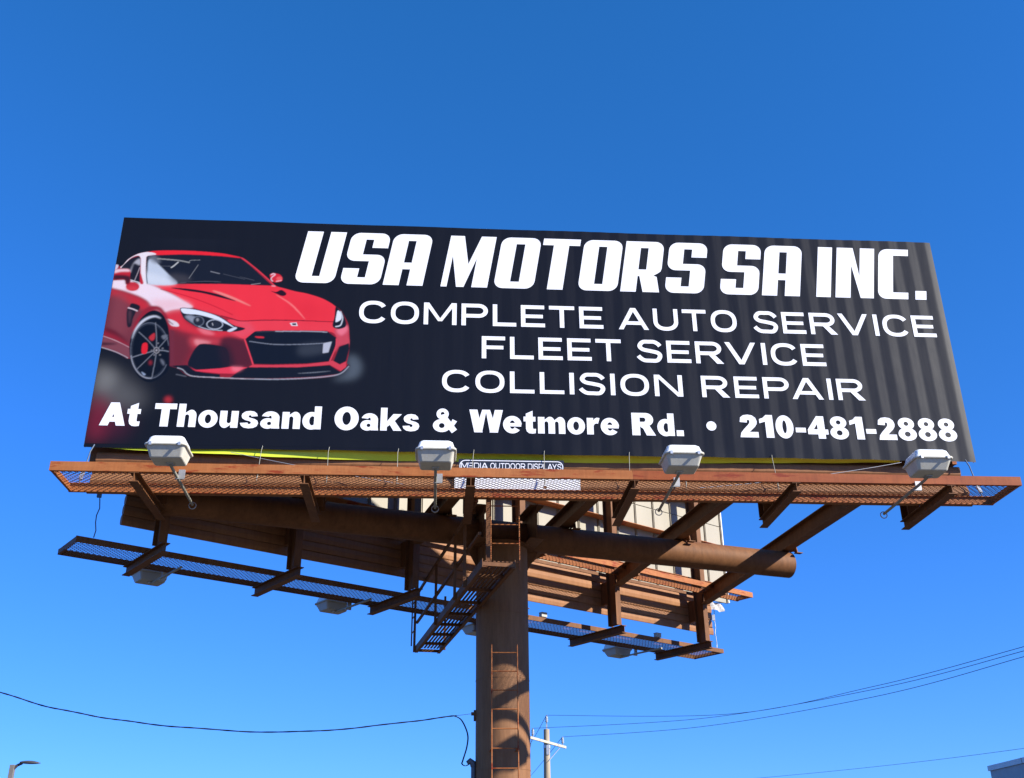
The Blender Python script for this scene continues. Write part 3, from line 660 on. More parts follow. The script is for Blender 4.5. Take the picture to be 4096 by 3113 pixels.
    fill(B((1320, 985), (1470, 940), (1495, 1060), (1500, 1150), (1390, 1170), (1330, 1240), (1350, 1080)), (205, 70, 82), 3)
    fill(B((1350, 985), (1465, 930), (1470, 1000), (1400, 1050)), (240, 120, 135), 4, 0.9)
    # hood
    fill([(585, 452), (900, 453), (1400, 455), (1600, 461), (1980, 474), (2040, 477), (2140, 505), (2270, 540), (2400, 565), (2560, 615), (2660, 665), (2732, 715), (2700, 892), (2560, 887), (2250, 876), (1900, 873), (1640, 882), (1480, 835), (1250, 775), (1060, 715), (880, 590), (700, 500)], (242, 50, 60), 0.8)
    fill([(585, 455), (1000, 460), (1450, 470), (1000, 500), (700, 500)], (236, 40, 46), 8, 0.8)
    fill([(2200, 640), (2500, 680), (2640, 760), (2620, 870), (2300, 860)], (232, 44, 54), 22, 0.9)
    fill([(1060, 715), (1390, 760), (1640, 870), (1480, 845), (1250, 780)], (232, 58, 68), 8, 0.8)
    # white sheen over the wing
    fill([(118, 405), (250, 408), (330, 400), (470, 440), (580, 458), (720, 520), (850, 580), (960, 645), (1075, 722), (940, 738), (830, 752), (735, 778), (690, 735), (610, 712), (560, 655), (480, 605), (380, 565), (270, 528), (110, 482)], (255, 232, 236), 3)
    fill([(600, 640), (900, 640), (1060, 716), (840, 750), (735, 776), (650, 720)], (252, 200, 204), 9, 0.8)
    ell(378, 482, 78, 52, (198, 44, 52), 1.5); ell(372, 505, 70, 25, (222, 60, 66), 4, 0.8)
    stroke([(700, 512), (1000, 592), (1300, 700), (1540, 812)], (196, 22, 38), 9, 1.2)
    stroke([(1400, 822), (1540, 858), (1640, 882), (1900, 872), (2250, 875), (2560, 887), (2700, 892)], (112, 14, 26), 8, 0.6)
    # vents in the hood
    fill([(825, 497), (1100, 518), (1390, 578), (1575, 652), (1440, 622), (1200, 562), (1000, 532)], (26, 12, 20), 0.6)
    stroke([(1305, 532), (1390, 560), (1560, 625), (1745, 708)], (255, 150, 138), 26, 2.0, 0.9, True)
    fill(B((588, 533), (650, 546), (712, 522), (768, 562), (752, 588), (708, 590), (640, 560)), (42, 10, 18), 0.6)
    stroke(B((650, 578), (800, 672), (900, 765), (985, 862)), (252, 120, 116), 20, 1.5, 0.9, True)
    # roof and glass
    fill([(545, 132), (640, 116), (1000, 108), (1390, 128), (1632, 155), (1740, 240), (1850, 340), (1990, 470), (1400, 452), (900, 452), (560, 452), (538, 300)], (26, 28, 36), 0.5, 1, False)
    fill([(640, 70), (900, 66), (1150, 76), (1390, 97), (1520, 118), (1640, 152), (1390, 129), (1000, 110), (640, 118), (560, 100)], (240, 34, 42), 0.8)
    fill([(430, 108), (520, 84), (620, 92), (650, 112), (600, 122), (545, 134), (536, 200), (545, 445), (500, 446), (468, 330), (468, 150), (420, 128), (340, 170), (260, 262), (240, 256), (320, 168)], (252, 238, 238), 1.0)
    fill([(566, 175), (620, 170), (690, 240), (780, 330), (892, 452), (556, 452), (552, 300)], (205, 214, 224), 2.0)
    fill([(560, 140), (640, 122), (700, 200), (640, 215), (570, 170)], (120, 124, 132), 5, 0.8)
    fill([(556, 330), (700, 360), (880, 450), (556, 452)], (232, 236, 240), 8, 0.7)
    fill([(800, 345), (960, 345), (1060, 400), (980, 450), (895, 450)], (70, 66, 68), 8, 0.8)
    stroke([(545, 140), (535, 290), (548, 450)], (30, 24, 30), 10, 0.6)
    stroke([(468, 150), (470, 330), (500, 446)], (200, 30, 42), 12, 0.8, 0.8)
    stroke([(660, 160), (900, 180), (1040, 206)], (150, 150, 142), 14, 0.6); stroke([(1030, 200), (1055, 180), (1160, 177)], (140, 142, 138), 6, 0.5)
    stroke([(822, 266), (860, 240), (910, 198)], (200, 200, 192), 14, 0.6); stroke([(1030, 390), (1140, 230)], (130, 130, 128), 7, 0.5); stroke([(700, 245), (820, 248)], (90, 92, 96), 6, 0.6)
    stroke(B((38, 338), (290, 400)), (120, 122, 126), 9, 0.6, 0.9, True); stroke(B((230, 370), (400, 412)), (150, 150, 152), 7, 0.6, 0.9, True); stroke(B((-110, 308), (0, 335)), (140, 140, 142), 9, 0.6)
    stroke([(930, 440), (1200, 424), (1400, 430)], (90, 88, 92), 7, 0.6); stroke([(1000, 440), (1320, 436)], (10, 10, 14), 10, 0.6); stroke(B((360, 460), (470, 446)), (150, 150, 150), 7, 0.5)
    stroke([(1640, 148), (1760, 235), (1870, 330), (1960, 410), (2032, 480)], (226, 56, 66), 17, 0.7)
    stroke([(1990, 474), (2035, 480)], (255, 170, 175), 12, 0.8)
    # side window
    fill([(248, 268), (335, 178), (400, 146), (466, 148), (464, 330), (462, 442), (345, 402), (348, 320), (330, 285)], (30, 26, 32), 0.6)
    fill([(345, 310), (395, 205), (462, 160), (464, 235), (400, 215), (370, 270), (355, 320)], (200, 198, 204), 2.5, 0.85)
    stroke([(400, 415), (440, 320), (462, 260)], (210, 190, 192), 6, 0.6); stroke([(340, 402), (460, 440)], (250, 245, 245), 9, 0.6)
    fill([(468, 330), (500, 446), (465, 442)], (196, 30, 42), 0.8)
    # spoiler and left mirror
    CLIP[0] = None
    stroke([(165, 228), (262, 212)], (16, 14, 18), 14, 0.6); fill([(165, 235), (215, 235), (195, 282), (155, 290)], (225, 205, 215), 1.0)
    fill([(150, 302), (200, 284), (322, 280), (352, 312), (346, 382), (352, 430), (330, 458), (300, 456), (280, 402), (140, 405)], (196, 30, 42), 0.7)
    fill([(145, 350), (340, 362), (345, 440), (320, 455), (298, 450), (275, 402), (140, 405)], (66, 20, 28), 3)
    fill([(160, 296), (210, 284), (320, 282), (345, 308), (240, 312), (158, 328)], (255, 214, 216), 2.5)
    # right mirror
    fill(B((578, 345), (620, 329), (692, 345), (720, 382), (716, 420), (650, 434), (608, 424), (584, 380)), (216, 34, 46), 0.6)
    stroke(B((590, 350), (615, 335), (640, 345), (605, 372), (592, 400), (612, 424)), (255, 225, 228), 10, 0.8); stroke(B((650, 424), (714, 410)), (255, 215, 218), 9, 0.8); fill(B((660, 375), (712, 372), (712, 405), (660, 410)), (240, 90, 88), 2)
    # head lamps
    fill([(928, 748), (962, 729), (1100, 744), (1250, 784), (1390, 828), (1480, 888), (1560, 935), (1682, 970), (1570, 1006), (1390, 1000), (1250, 985), (1130, 955), (1040, 905), (970, 850)], (24, 24, 32), 0.6)
    fill([(936, 748), (970, 736), (1100, 752), (1280, 798), (1400, 848), (1500, 915), (1560, 962), (1440, 905), (1300, 852), (1150, 812), (1030, 802), (965, 790)], (236, 242, 252), 1.0)
    fill([(985, 830), (1050, 815), (1120, 850), (1090, 905), (1040, 880)], (175, 182, 195), 3, 0.7)
    ell(1140, 885, 62, 56, (36, 38, 48), 1); ring(1140, 885, 62, 56, (120, 126, 138), 8, 0.8); ell(1130, 868, 16, 20, (150, 150, 152), 2)
    ring(1330, 922, 92, 54, (190, 196, 205), 11, 0.7); ell(1335, 926, 60, 40, (40, 42, 50), 1.5); stroke([(1300, 905), (1310, 935)], (205, 205, 205), 8, 0.6)
    fill([(1475, 995), (1560, 955), (1585, 968), (1515, 1006)], (225, 230, 240), 0.8); stroke([(1140, 945), (1260, 980), (1420, 992)], (205, 208, 216), 8, 0.7)
    fill([(752, 857), (830, 868), (900, 905), (912, 945), (840, 941), (790, 906)], (238, 222, 224), 0.8); stroke([(790, 878), (850, 925)], (110, 70, 76), 10, 1.5)
    fill(B((1340, 722), (1378, 745), (1432, 812), (1462, 932), (1400, 972), (1330, 966), (1304, 930), (1326, 840)), (20, 21, 28), 0.6)
    fill(B((1366, 760), (1400, 792), (1408, 850), (1382, 880), (1340, 892), (1350, 812)), (238, 242, 248), 1); stroke(B((1396, 770), (1420, 840), (1414, 890), (1392, 935), (1336, 948)), (235, 240, 245), 11, 0.7)
    # grille and intakes
    fill(B((290, 1092), (400, 1004), (480, 996), (1240, 1000), (1352, 1080), (1342, 1180), (1272, 1352), (1000, 1376), (600, 1386), (388, 1382), (345, 1250)), (17, 20, 28), 0.6, 1, False)
    fill(B((930, 1162), (1195, 1146), (1190, 1252), (930, 1282)), (84, 90, 98), 9, 0.4); fill(B((1197, 1140), (1296, 1121), (1256, 1246), (1190, 1256)), (196, 198, 206), 1.2, 1, False)
    stroke(B((640, 1003), (1000, 1003), (1246, 1011)), (190, 192, 200), 8, 0.7); stroke(B((340, 1118), (560, 1148), (720, 1156), (1000, 1151), (1200, 1140)), (150, 155, 165), 7, 0.7)
    stroke(B((420, 1010), (640, 1002)), (60, 62, 70), 8, 0.7)
    fill(B((408, 1060), (500, 1064), (506, 1081), (430, 1078)), (208, 42, 50), 0.7)
    stroke(B((285, 1092), (340, 1255), (384, 1388)), (238, 66, 78), 16, 1.0); stroke(B((1350, 1085), (1342, 1180), (1270, 1352)), (225, 70, 84), 14, 1.0); stroke(B((290, 1085), (400, 1000), (480, 992)), (238, 66, 78), 10, 1.0)
    fill([(1018, 1392), (1060, 1270), (1120, 1182), (1190, 1147), (1400, 1172), (1480, 1230), (1495, 1402), (1400, 1432), (1100, 1444)], (21, 22, 30), 1.2)
    fill([(1380, 1165), (1500, 1190), (1560, 1400), (1440, 1430)], (40, 22, 30), 8, 0.8)
    fill(B((1382, 1180), (1492, 1140), (1500, 1200), (1458, 1352), (1378, 1386), (1312, 1352)), (20, 22, 30), 0.7, 1, False)
    # lower lip and splitter
    fill(B((110, 1545), (250, 1438), (330, 1416), (900, 1416), (1270, 1393), (1390, 1468), (1490, 1385), (1510, 1405), (1400, 1495), (1100, 1532), (600, 1552)), (19, 21, 28), 0.8, 1, False)
    fill([(805, 1400), (900, 1428), (990, 1498), (1080, 1526), (1390, 1542), (1390, 1500), (1200, 1480), (1080, 1450), (1010, 1392)], (20, 20, 28), 1.0, 1, False)
    fill(B((378, 1388), (600, 1394), (1000, 1384), (1262, 1353), (1302, 1340), (1390, 1388), (1462, 1350), (1462, 1415), (1400, 1462), (1272, 1390), (1180, 1398), (900, 1418), (330, 1418)), (214, 62, 74), 1.0, 1, False)
    fill([(1032, 1408), (1110, 1452), (1390, 1432), (1512, 1413), (1710, 1420), (1640, 1446), (1560, 1492), (1390, 1490), (1110, 1462)], (232, 58, 76), 1.2, 1, False)
    fill([(1520, 1418), (1660, 1425), (1570, 1470)], (246, 130, 142), 5, 0.8)
    stroke([(895, 1424), (958, 1446), (1012, 1498), (1100, 1524), (1390, 1540), (1700, 1554)], (196, 196, 200), 9, 0.7); stroke([(1700, 1554), (2000, 1558), (2300, 1550), (2640, 1524), (2790, 1490), (2885, 1405)], (178, 184, 192), 10, 0.8)
    stroke(B((900, 1490), (1080, 1480), (1280, 1463)), (150, 155, 162), 7, 0.8, 0.9, True); stroke([(880, 1500), (1000, 1525)], (120, 122, 128), 7, 1.5)
    # badge
    fill(B((808, 906), (886, 899), (902, 941), (830, 939)), (240, 236, 238), 0.5, 1, False); fill(B((830, 911), (878, 907), (886, 931), (842, 931)), (70, 60, 70), 0.5, 1, False)
    # wheel and arch
    stroke([(395, 1000), (430, 900), (515, 778), (610, 730), (700, 748), (768, 860), (800, 1010)], (150, 30, 42), 44, 3)
    fill([(420, 960), (470, 860), (560, 780), (640, 762), (720, 800), (775, 900), (805, 1060), (808, 1400), (700, 1540), (560, 1590), (440, 1520), (365, 1380), (340, 1200), (360, 1060)], (11, 12, 17), 1.0)
    stroke([(372, 1090), (410, 990), (480, 898), (560, 846), (640, 828), (705, 852)], (225, 228, 236), 26, 2.2, 0.95, True)
    CLIP[0] = None
    ring(578, 1225, 222, 322, (118, 124, 136), 8, 0.8, 0.9, 30, 350); ring(578, 1225, 206, 306, (70, 76, 86), 6, 0.9, 0.8, 40, 330); ring(578, 1225, 222, 322, (190, 192, 198), 9, 0.9, 0.9, 85, 170)
    hub = (655, 1222)
    for e, w_ in (((643, 900), 9), ((448, 1008), 9), ((360, 1308), 11), ((418, 1450), 8), ((598, 1552), 9), ((785, 1075), 8), ((800, 1238), 12)):
        stroke([hub, ((hub[0]+e[0])/2+6, (hub[1]+e[1])/2-6), e], (130, 134, 142), w_, 0.7)
    fill([(492, 1150), (548, 1144), (542, 1250), (485, 1254)], (226, 30, 38), 1.0); fill([(568, 1072), (632, 1022), (632, 1088), (600, 1112)], (190, 44, 48), 1.5); ell(585, 1365, 18, 28, (140, 30, 34), 3)
    fill([(712, 1060), (755, 1042), (785, 1052), (745, 1098)], (112, 116, 124), 2); fill([(700, 1320), (740, 1350), (745, 1400), (715, 1370)], (112, 116, 126), 2.5); fill([(480, 1470), (530, 1500), (505, 1512)], (150, 165, 185), 1.2)
    ell(655, 1222, 36, 38, (150, 146, 146), 0.7); ell(655, 1222, 25, 27, (40, 40, 46), 0.7); ell(655, 1222, 13, 14, (165, 160, 160), 0.7)
    for q in ((672, 1140), (725, 1200), (695, 1275), (600, 1225), (630, 1275)): ell(q[0], q[1], 12, 10, (120, 118, 120), 1.2)
    fill([(806, 980), (860, 1000), (860, 1400), (808, 1400)], (112, 40, 50), 2.0, 0.9, False)
    # side vent
    fill([(365, 678), (462, 708), (432, 772), (350, 742)], (28, 22, 28), 0.8); fill([(318, 742), (412, 768), (384, 850), (358, 946), (314, 934)], (34, 24, 30), 0.8); fill([(330, 770), (365, 780), (350, 900), (335, 900)], (92, 60, 66), 3, 0.7)
    stroke([(323, 728), (380, 744), (437, 768)], (240, 215, 218), 13, 0.7)
    # sill edge
    stroke([(-10, 1180), (180, 1240), (325, 1312)], (190, 176, 180), 12, 1.0, 0.95); stroke([(-10, 1195), (180, 1258), (300, 1312)], (20, 18, 24), 14, 1.5)
paint_car()
gm = bpy.data.meshes.new('car_illustration'); nx_, nz_ = len(gx), len(gz)
ribx = np.array([rib(x) for x in gx]); XX, ZZ = np.meshgrid(gx, gz)
sg = np.array([[sag(x, z) if z < ZB+0.31 else 0.0 for x in gx] for z in gz])
co = np.stack([XX, -(0.012+ribx[None, :]+sg+0.002), ZZ], -1).reshape(-1, 3)
ii = (np.arange(nz_-1)[:, None]*nx_+np.arange(nx_-1)[None, :]).ravel()
fc = np.stack([ii, ii+1, ii+nx_+1, ii+nx_], 1)
gm.vertices.add(len(co)); gm.vertices.foreach_set('co', co.ravel())
gm.loops.add(fc.size); gm.loops.foreach_set('vertex_index', fc.ravel().astype(np.int32))
gm.polygons.add(len(fc)); gm.polygons.foreach_set('loop_start', np.arange(0, fc.size, 4, dtype=np.int32))
gm.update(calc_edges=True); gm.polygons.foreach_set('use_smooth', np.ones(len(fc), bool))
at = gm.color_attributes.new('ink', 'FLOAT_COLOR', 'POINT')
at.data.foreach_set('color', np.concatenate([IMG.reshape(-1, 3), np.ones((IMG.shape[0]*IMG.shape[1], 1))], 1).astype(np.float32).ravel())
gm.materials.append(MAT['print'])
co_ = bpy.data.objects.new('car_illustration', gm); COL.objects.link(co_); co_.parent = face; co_['label'] = 'printed picture of a red sports car with black wheels'

# ================================================================== CATWALKS
def grating(fr, a0, a1, n0, n1, z, name, parent, px=0.047, pn=0.098, w=0.010, h=0.009):
    """expanded metal: zigzag strands, long way of the diamonds across the walk"""
    m = MB(); V, Fc = [], []
    cols = int((a1-a0)/px); rows_ = max(2, int(round((n1-n0)/(pn/2)))); dn = (n1-n0)/rows_
    tw = 0.003
    for i in range(cols+1):
        for j in range(rows_):
            s0 = 0.47 if (i+j) % 2 == 0 else -0.47
            xa, xb = a0+(i+s0*1.0)*px, a0+(i-s0*1.0)*px
            if not (a0 <= xa <= a1 and a0 <= xb <= a1): continue
            na, nb = n0+j*dn, n0+(j+1)*dn
            b = len(V)
            V += [fr(xa-w/2, na, z), fr(xa+w/2, na, z+tw), fr(xb+w/2, nb, z+tw), fr(xb-w/2, nb, z),
                  fr(xa-w/2, na, z+h), fr(xb-w/2, nb, z+h)]
            Fc += [(b, b+3, b+2, b+1), (b+1, b+2, b+5, b+4), (b, b+4, b+5, b+3)]
    m.add(V, Fc); return m.build(name, 'mesh', parent, kind='stuff')
def catwalk(name, label, fr, a0, a1, n0, n1, z0, z1, outs, zo0, on0, on1, cat='catwalk', rm='rail'):
    t = thing(name, label, cat)
    th = 0.05 if rm == 'rail' else 0.03
    def channel(aa0, aa1, nn, inner):      # channel rail: web outside, flanges inside
        m = MB(); s_ = 1 if inner > 0 else -1
        m.fbox(fr, aa0, aa1, min(nn, nn+s_*0.010), max(nn, nn+s_*0.010), z0, z1)
        for zz in (z0, z1-0.009): m.fbox(fr, aa0, aa1, min(nn+s_*0.0105, nn+s_*th), max(nn+s_*0.0105, nn+s_*th), zz, zz+0.009)
        return m
    if fr is F1:                           # two lengths butted together, the newer one in red oxide
        channel(a0, 1.252, n1, -1).build('outer_rail', rm, t); channel(1.256, a1, n1, -1).build('outer_rail', 'redrail', t, 'red oxide length of the outer rail')
    else: channel(a0, a1, n1, -1).build('outer_rail', rm, t)
    channel(a0, a1, n0, 1).build('inner_rail', rm, t)
    for a, s_ in ((a0, 1), (a1, -1)):
        m = MB(); m.fbox(fr, min(a, a+s_*0.01), max(a, a+s_*0.01), n0+0.012, n1-0.012, z0+0.0095, z1-0.0095); m.fbox(fr, min(a+s_*.0105, a+s_*th), max(a+s_*.0105, a+s_*th), n0+th+.002, n1-th-.002, z0, z0+0.009)
        m.build('end_rail', rm, t)
    grating(fr, a0+0.012, a1-0.012, n0+0.012, n1-0.012, z0+0.0095, 'grating', t)
    for a in outs:
        m = MB(); m.ibeam(fr(a, on0, zo0), fr(a, on1, zo0), 0.135, z0-zo0-0.002, 0.012, 0.009)
        m.build('outrigger', 'steel', t)
    return t
CW1 = catwalk('catwalk', 'brown mesh catwalk with rusty orange rail below the black printed face', F1, -7.36, 7.36, 0.153, 1.108, 7.18, 7.322,
              (-6.14, -3.67, -1.20, 1.28, 3.78, 6.23), 7.03, -0.72, 1.10)
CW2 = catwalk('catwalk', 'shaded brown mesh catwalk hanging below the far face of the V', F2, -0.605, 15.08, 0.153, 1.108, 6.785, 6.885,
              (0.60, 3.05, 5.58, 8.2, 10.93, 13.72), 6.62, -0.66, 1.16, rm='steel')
# inside walkways of the V
def inner_walk(label, fr, a0, a1, n0, n1, z, posts):
    t = thing('service_walkway', label, 'walkway')
    for nn, s_ in ((n0, 1), (n1, -1)):
        m = MB(); m.fbox(fr, a0, a1, min(nn, nn+s_*.008), max(nn, nn+s_*.008), z, z+0.12); m.fbox(fr, a0, a1, min(nn+s_*.0085, nn+s_*.05), max(nn+s_*.0085, nn+s_*.05), z, z+.008); m.build('rail', 'rail', t)
    for a, s_ in ((a0, 1), (a1, -1)):
        m = MB(); m.fbox(fr, min(a, a+s_*.01), max(a, a+s_*.01), n0+.0085, n1-.0085, z+.0085, z+.12); m.build('end_rail', 'rail', t)
    grating(fr, a0+.012, a1-.012, n0+.01, n1-.01, z+.0085, 'grating', t)
    for a in posts:
        m = MB(); m.fbox(fr, a-0.03, a+0.03, min(n0, n1)+.02, -0.63, z-0.062, z-0.002); m.build('bracket', 'steel', t)
    return t
inner_walk('narrow mesh walkway inside the V behind the far face, lit orange', F2, 7.0, 14.78, -1.17, -0.68, 7.86, (8.32, 10.99, 13.83))
inner_walk('narrow mesh walkway inside the V behind the black printed face', F1, -7.2, 7.34, -1.15, -0.66, 8.22, (-5.9, -3.43, -0.97, 1.52, 4.0, 6.46))

# ------------------------------------------------------------------ access walkway under the V with handrail, and ladders
AW = thing('access_walkway', 'brown bar grating walkway with handrail running under the V past the column', 'walkway')
pA, pB = np.array([-0.74, -0.36, 6.0]), np.array([-1.84, 6.12, 6.0])
dA = (pB-pA)/np.linalg.norm(pB-pA); rA = np.cross(dA, (0, 0, 1.0)); LA = np.linalg.norm(pB-pA)
def AWp(t, n, z): return pA+dA*t+rA*n+np.array([0, 0, z])
for s_ in (-1, 1):
    m = MB(); m.bar(AWp(0, s_*0.255, 0.065), AWp(LA, s_*0.255, 0.065), 0.012, 0.13); m.bar(AWp(0, s_*0.225, 0.006), AWp(LA, s_*0.225, 0.006), 0.046, 0.010)
    m.build('stringer', 'steel', AW)
for t_ in (0.006, LA-0.006): m = MB(); m.bar(AWp(t_, -0.247, 0.05), AWp(t_, 0.247, 0.05), 0.012, 0.06); m.build('end_rail', 'steel', AW)
for i in range(7):
    n_ = -0.2+0.4*i/6; m = MB(); m.bar(AWp(0.02, n_, 0.10), AWp(LA-0.02, n_, 0.10), 0.036, 0.012); m.build('grating_bar', 'steel', AW)
for t_ in np.linspace(0.7, LA-0.7, 7): m = MB(); m.bar(AWp(t_, -0.247, 0.055), AWp(t_, 0.247, 0.055), 0.05, 0.05); m.build('cross_piece', 'steel', AW)
for t_ in (1.25, 2.1, 4.0, LA-0.06):
    m = MB(); m.bar(AWp(t_, -0.285, 0.0), AWp(t_, -0.285, 1.13), 0.05, 0.05, (0, 1, 0)); m.build('handrail_post', 'steel', AW)
for t_ in (2.5, LA-0.4):
    m = MB(); m.bar(AWp(t_, 0.285, 0.0), AWp(t_, 0.285, 1.10), 0.045, 0.045, (0, 1, 0)); m.build('handrail_post', 'steel', AW)
for zz in (1.155, 0.62):
    m = MB(); m.bar(AWp(0.3, -0.285+(0.052 if zz < 1 else 0), zz), AWp(LA, -0.285+(0.052 if zz < 1 else 0), zz), 0.045, 0.045); m.build('handrail', 'steel', AW)
# perforated hanger post beside the ladder
hp = MB(); hp.fbox(F1, -0.93, -0.865, 0.13, 0.14, 6.05, 7.19); hp.fbox(F1, -0.93, -0.922, 0.1405, 0.175, 6.05, 7.19); hp.build('hanger_post', 'steel', AW)

def ladder(label, pts_l, pts_r, rungs, rad=0.011, mat='rail', standoffs=()):
    t = thing('ladder', label, 'ladder')
    for P in (pts_l, pts_r): m = MB(); m.tube(P, rad, 8); m.build('rail', mat, t)
    for a, b in rungs: m = MB(); m.tube([a, b], rad*0.85, 8); m.build('rung', mat, t)
    for a, b in standoffs: m = MB(); m.bar(a, b, 0.045, 0.012, (0, 0, 1)); m.build('standoff', mat, t)
    return t
yl = 0.04
ladder('thin rod ladder hung between the catwalk and the access walkway', [(-0.845, yl, 6.08), (-0.845, yl, 7.25)], [(-0.395, yl, 6.08), (-0.395, yl, 7.25)],
       [((-0.835, yl, z), (-0.405, yl, z)) for z in (6.2, 6.5, 6.81, 7.12)])
yc = CY-CR-0.26
ladder('thin rod ladder running up the front of the column', [(-0.745, yc, 0.4), (-0.745, yc, 5.28)], [(-0.318, yc, 0.4), (-0.318, yc, 5.28)],
       [((-0.735, yc, z), (-0.328, yc, z)) for z in [5.14-0.303*i for i in range(16)]],
       standoffs=[((x, yc, z), (x, CY-math.sqrt(CR**2-(x-CX)**2)+0.01, z)) for x in (-0.745, -0.318) for z in (3.62, 1.2)])
lb = AWp(LA-0.15, -0.36, 0)
ladder('short rod ladder from the access walkway up to the far catwalk', [lb+np.array([0, 0, 0.1]), lb+np.array([0, 0, 1.35])], [lb+dA*-0.4+np.array([0, 0, 0.1]), lb+dA*-0.4+np.array([0, 0, 1.35])],
       [(lb+np.array([0, 0, z]), lb+dA*-0.4+np.array([0, 0, z])) for z in (0.35, 0.65, 0.95, 1.2)], 0.014, 'steel')

# ================================================================== FLOODLIGHTS
def floodlight(fr, a, zr, label, group, skew=0.0, n_end=-0.05, scale=1.0, hm='lampw'):
    """box flood facing up at the face: rim level at zr; body below, prismatic cover above; conduit arm back to the face"""
    t = thing('floodlight', label, 'floodlight', group)
    nf, nn = 1.45, 1.97; w = 0.29
    def rr(a0, a1, n0, n1, z, r):      # rounded rectangle loop
        out = []
        for cx, cy, t0 in ((a1-r, n1-r, 0), (a0+r, n1-r, 90), (a0+r, n0+r, 180), (a1-r, n0+r, 270)):
            for k in range(5):
                q = math.radians(t0+90*k/4); out.append(fr(cx+r*math.cos(q), cy+r*math.sin(q), z))
        return out
    def loft(loops, name, mat, par, cap0=True, cap1=True):
        m = MB(); n_ = len(loops[0])
        for i in range(len(loops)-1): m.add(list(loops[i])+list(loops[i+1]), [(k, (k+1) % n_, n_+(k+1) % n_, n_+k) for k in range(n_)])
        if cap0: m.add(loops[0], [tuple(reversed(range(n_)))])
        if cap1: m.add(loops[-1], [tuple(range(n_))])
        return m.build(name, mat, par)
    h = loft([rr(a-w+.075, a+w-.075, nf+.06, nn-.13, zr-.165, .03), rr(a-w+.065, a+w-.065, nf+.05, nn-.115, zr-.155, .035), rr(a-w+.025, a+w-.025, nf+.02, nn-.02, zr-.014, .045)], 'housing', hm, t)
    rim = loft([rr(a-w, a+w, nf, nn, zr-.013, .06), rr(a-w-.006, a+w+.006, nf-.006, nn+.006, zr, .064), rr(a-w, a+w, nf, nn, zr+.016, .06)], 'rim', hm, t)
    loft([rr(a-w+.02, a+w-.02, nf+.02, nn-.02, zr+.017, .05), rr(a-w+.05, a+w-.05, nf+.05, nn-.05, zr+.12, .05), rr(a-w+.075, a+w-.075, nf+.075, nn-.075, zr+.145, .05)], 'lens_cover', 'lens', t)
    for q in (-0.2, 0.2):
        m = MB(); m.fbox(fr, a+q-.018, a+q+.018, nn+.007, nn+.022, zr-.03, zr+.022); m.build('latch', 'galv', rim)
    # conduit arm, knuckle, clamp
    za = zr-0.19
    m = MB(); m.tube([fr(a+skew*1.0, nf+0.17, za+0.012), fr(a+skew*0.96, nf+0.02, za), fr(a+skew*0.4, 0.6, za-0.01), fr(a, n_end, za-0.015)], 0.022, 12); ca_ = m.build('conduit_arm', 'arm', t)
    m = MB(); m.fbox(fr, a+skew-.05, a+skew+.05, nf+.10, nf+.22, zr-.185, zr-.166); m.build('knuckle', 'galv', ca_)
    m = MB(); m.fbox(fr, a+skew*.8-.045+.06, a+skew*.8+.045+.06, 1.12, 1.15, za-.02, za+.11); m.fbox(fr, a+skew*.8-.03, a+skew*.8+.10, 1.1205, 1.149, za-.035, za-.021); m.build('mounting_bracket', 'galv', ca_)
    c0 = fr(a, n_end-0.015, za-0.03); m = MB()
    if fr is F1: m.tube([c0+fr.u*0.055*math.cos(q)+np.array([0, 0, 0.055*math.sin(q)]) for q in np.linspace(0, 2*math.pi, 15)], 0.008, 6, cap=False).build('conduit_ring', 'galv', ca_)
    return t
G1 = 'floodlights in front of the printed face'
floodlight(F1, -5.52, 7.285, 'white box floodlight below the word Thousand', G1, 0.02)
floodlight(F1, -1.73, 7.285, 'white box floodlight to the left of the dark name plate', G1, 0.0)
floodlight(F1, 1.87, 7.285, 'white box floodlight below the bullet before the phone number', G1, -0.02)
floodlight(F1, 5.60, 7.285, 'white box floodlight below the last digits of the phone number', G1, 0.02)
G2 = 'floodlights of the far face'
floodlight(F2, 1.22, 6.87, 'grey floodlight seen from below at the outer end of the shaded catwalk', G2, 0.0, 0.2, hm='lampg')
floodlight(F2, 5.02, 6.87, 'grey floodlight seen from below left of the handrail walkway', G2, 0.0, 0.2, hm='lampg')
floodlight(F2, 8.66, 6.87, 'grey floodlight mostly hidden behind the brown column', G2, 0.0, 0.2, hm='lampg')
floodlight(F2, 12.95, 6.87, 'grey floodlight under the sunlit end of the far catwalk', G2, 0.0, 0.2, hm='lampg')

# ================================================================== NAME PLATE
NP = thing('name_plate', 'black name plate reading MEDIA OUTDOOR DISPLAYS on a white board', 'sign')
m = MB(); m.fbox(F1, -1.43, 0.60, 0.02, 0.032, 7.375, 7.655); m.build('backing_board', 'wvinyl', NP)
m = MB(); m.fbox(F1, -1.366, 0.342, 0.0325, 0.040, 7.645, 7.885); plate = m.build('plate', 'black', NP)
xc0, xc1, zc0, zc1 = -1.352, 0.330, 7.660, 7.868
outer = rrect(xc0, zc0, xc1, zc1, (0.095,)*4); inner = rrect(xc0+0.013, zc0+0.013, xc1-0.013, zc1-0.013, (0.082,)*4)
vs, fs = tess(outer, [inner]); m = MB(); m.add([F1(x, 0.042, z) for x, z in vs], fs); m.build('border', 'white', plate)
for w_, x0, x1 in (('MEDIA', -1.325, -0.895), ('OUTDOOR', -0.855, -0.285), ('DISPLAYS', -0.245, 0.300)):
    word_mesh(fit_word(w_, x0, x1, 7.722, 7.822, lambda ch: wide(ch, 0.16, 0.13), 0.17), plate, lambda x, z: 0.042)

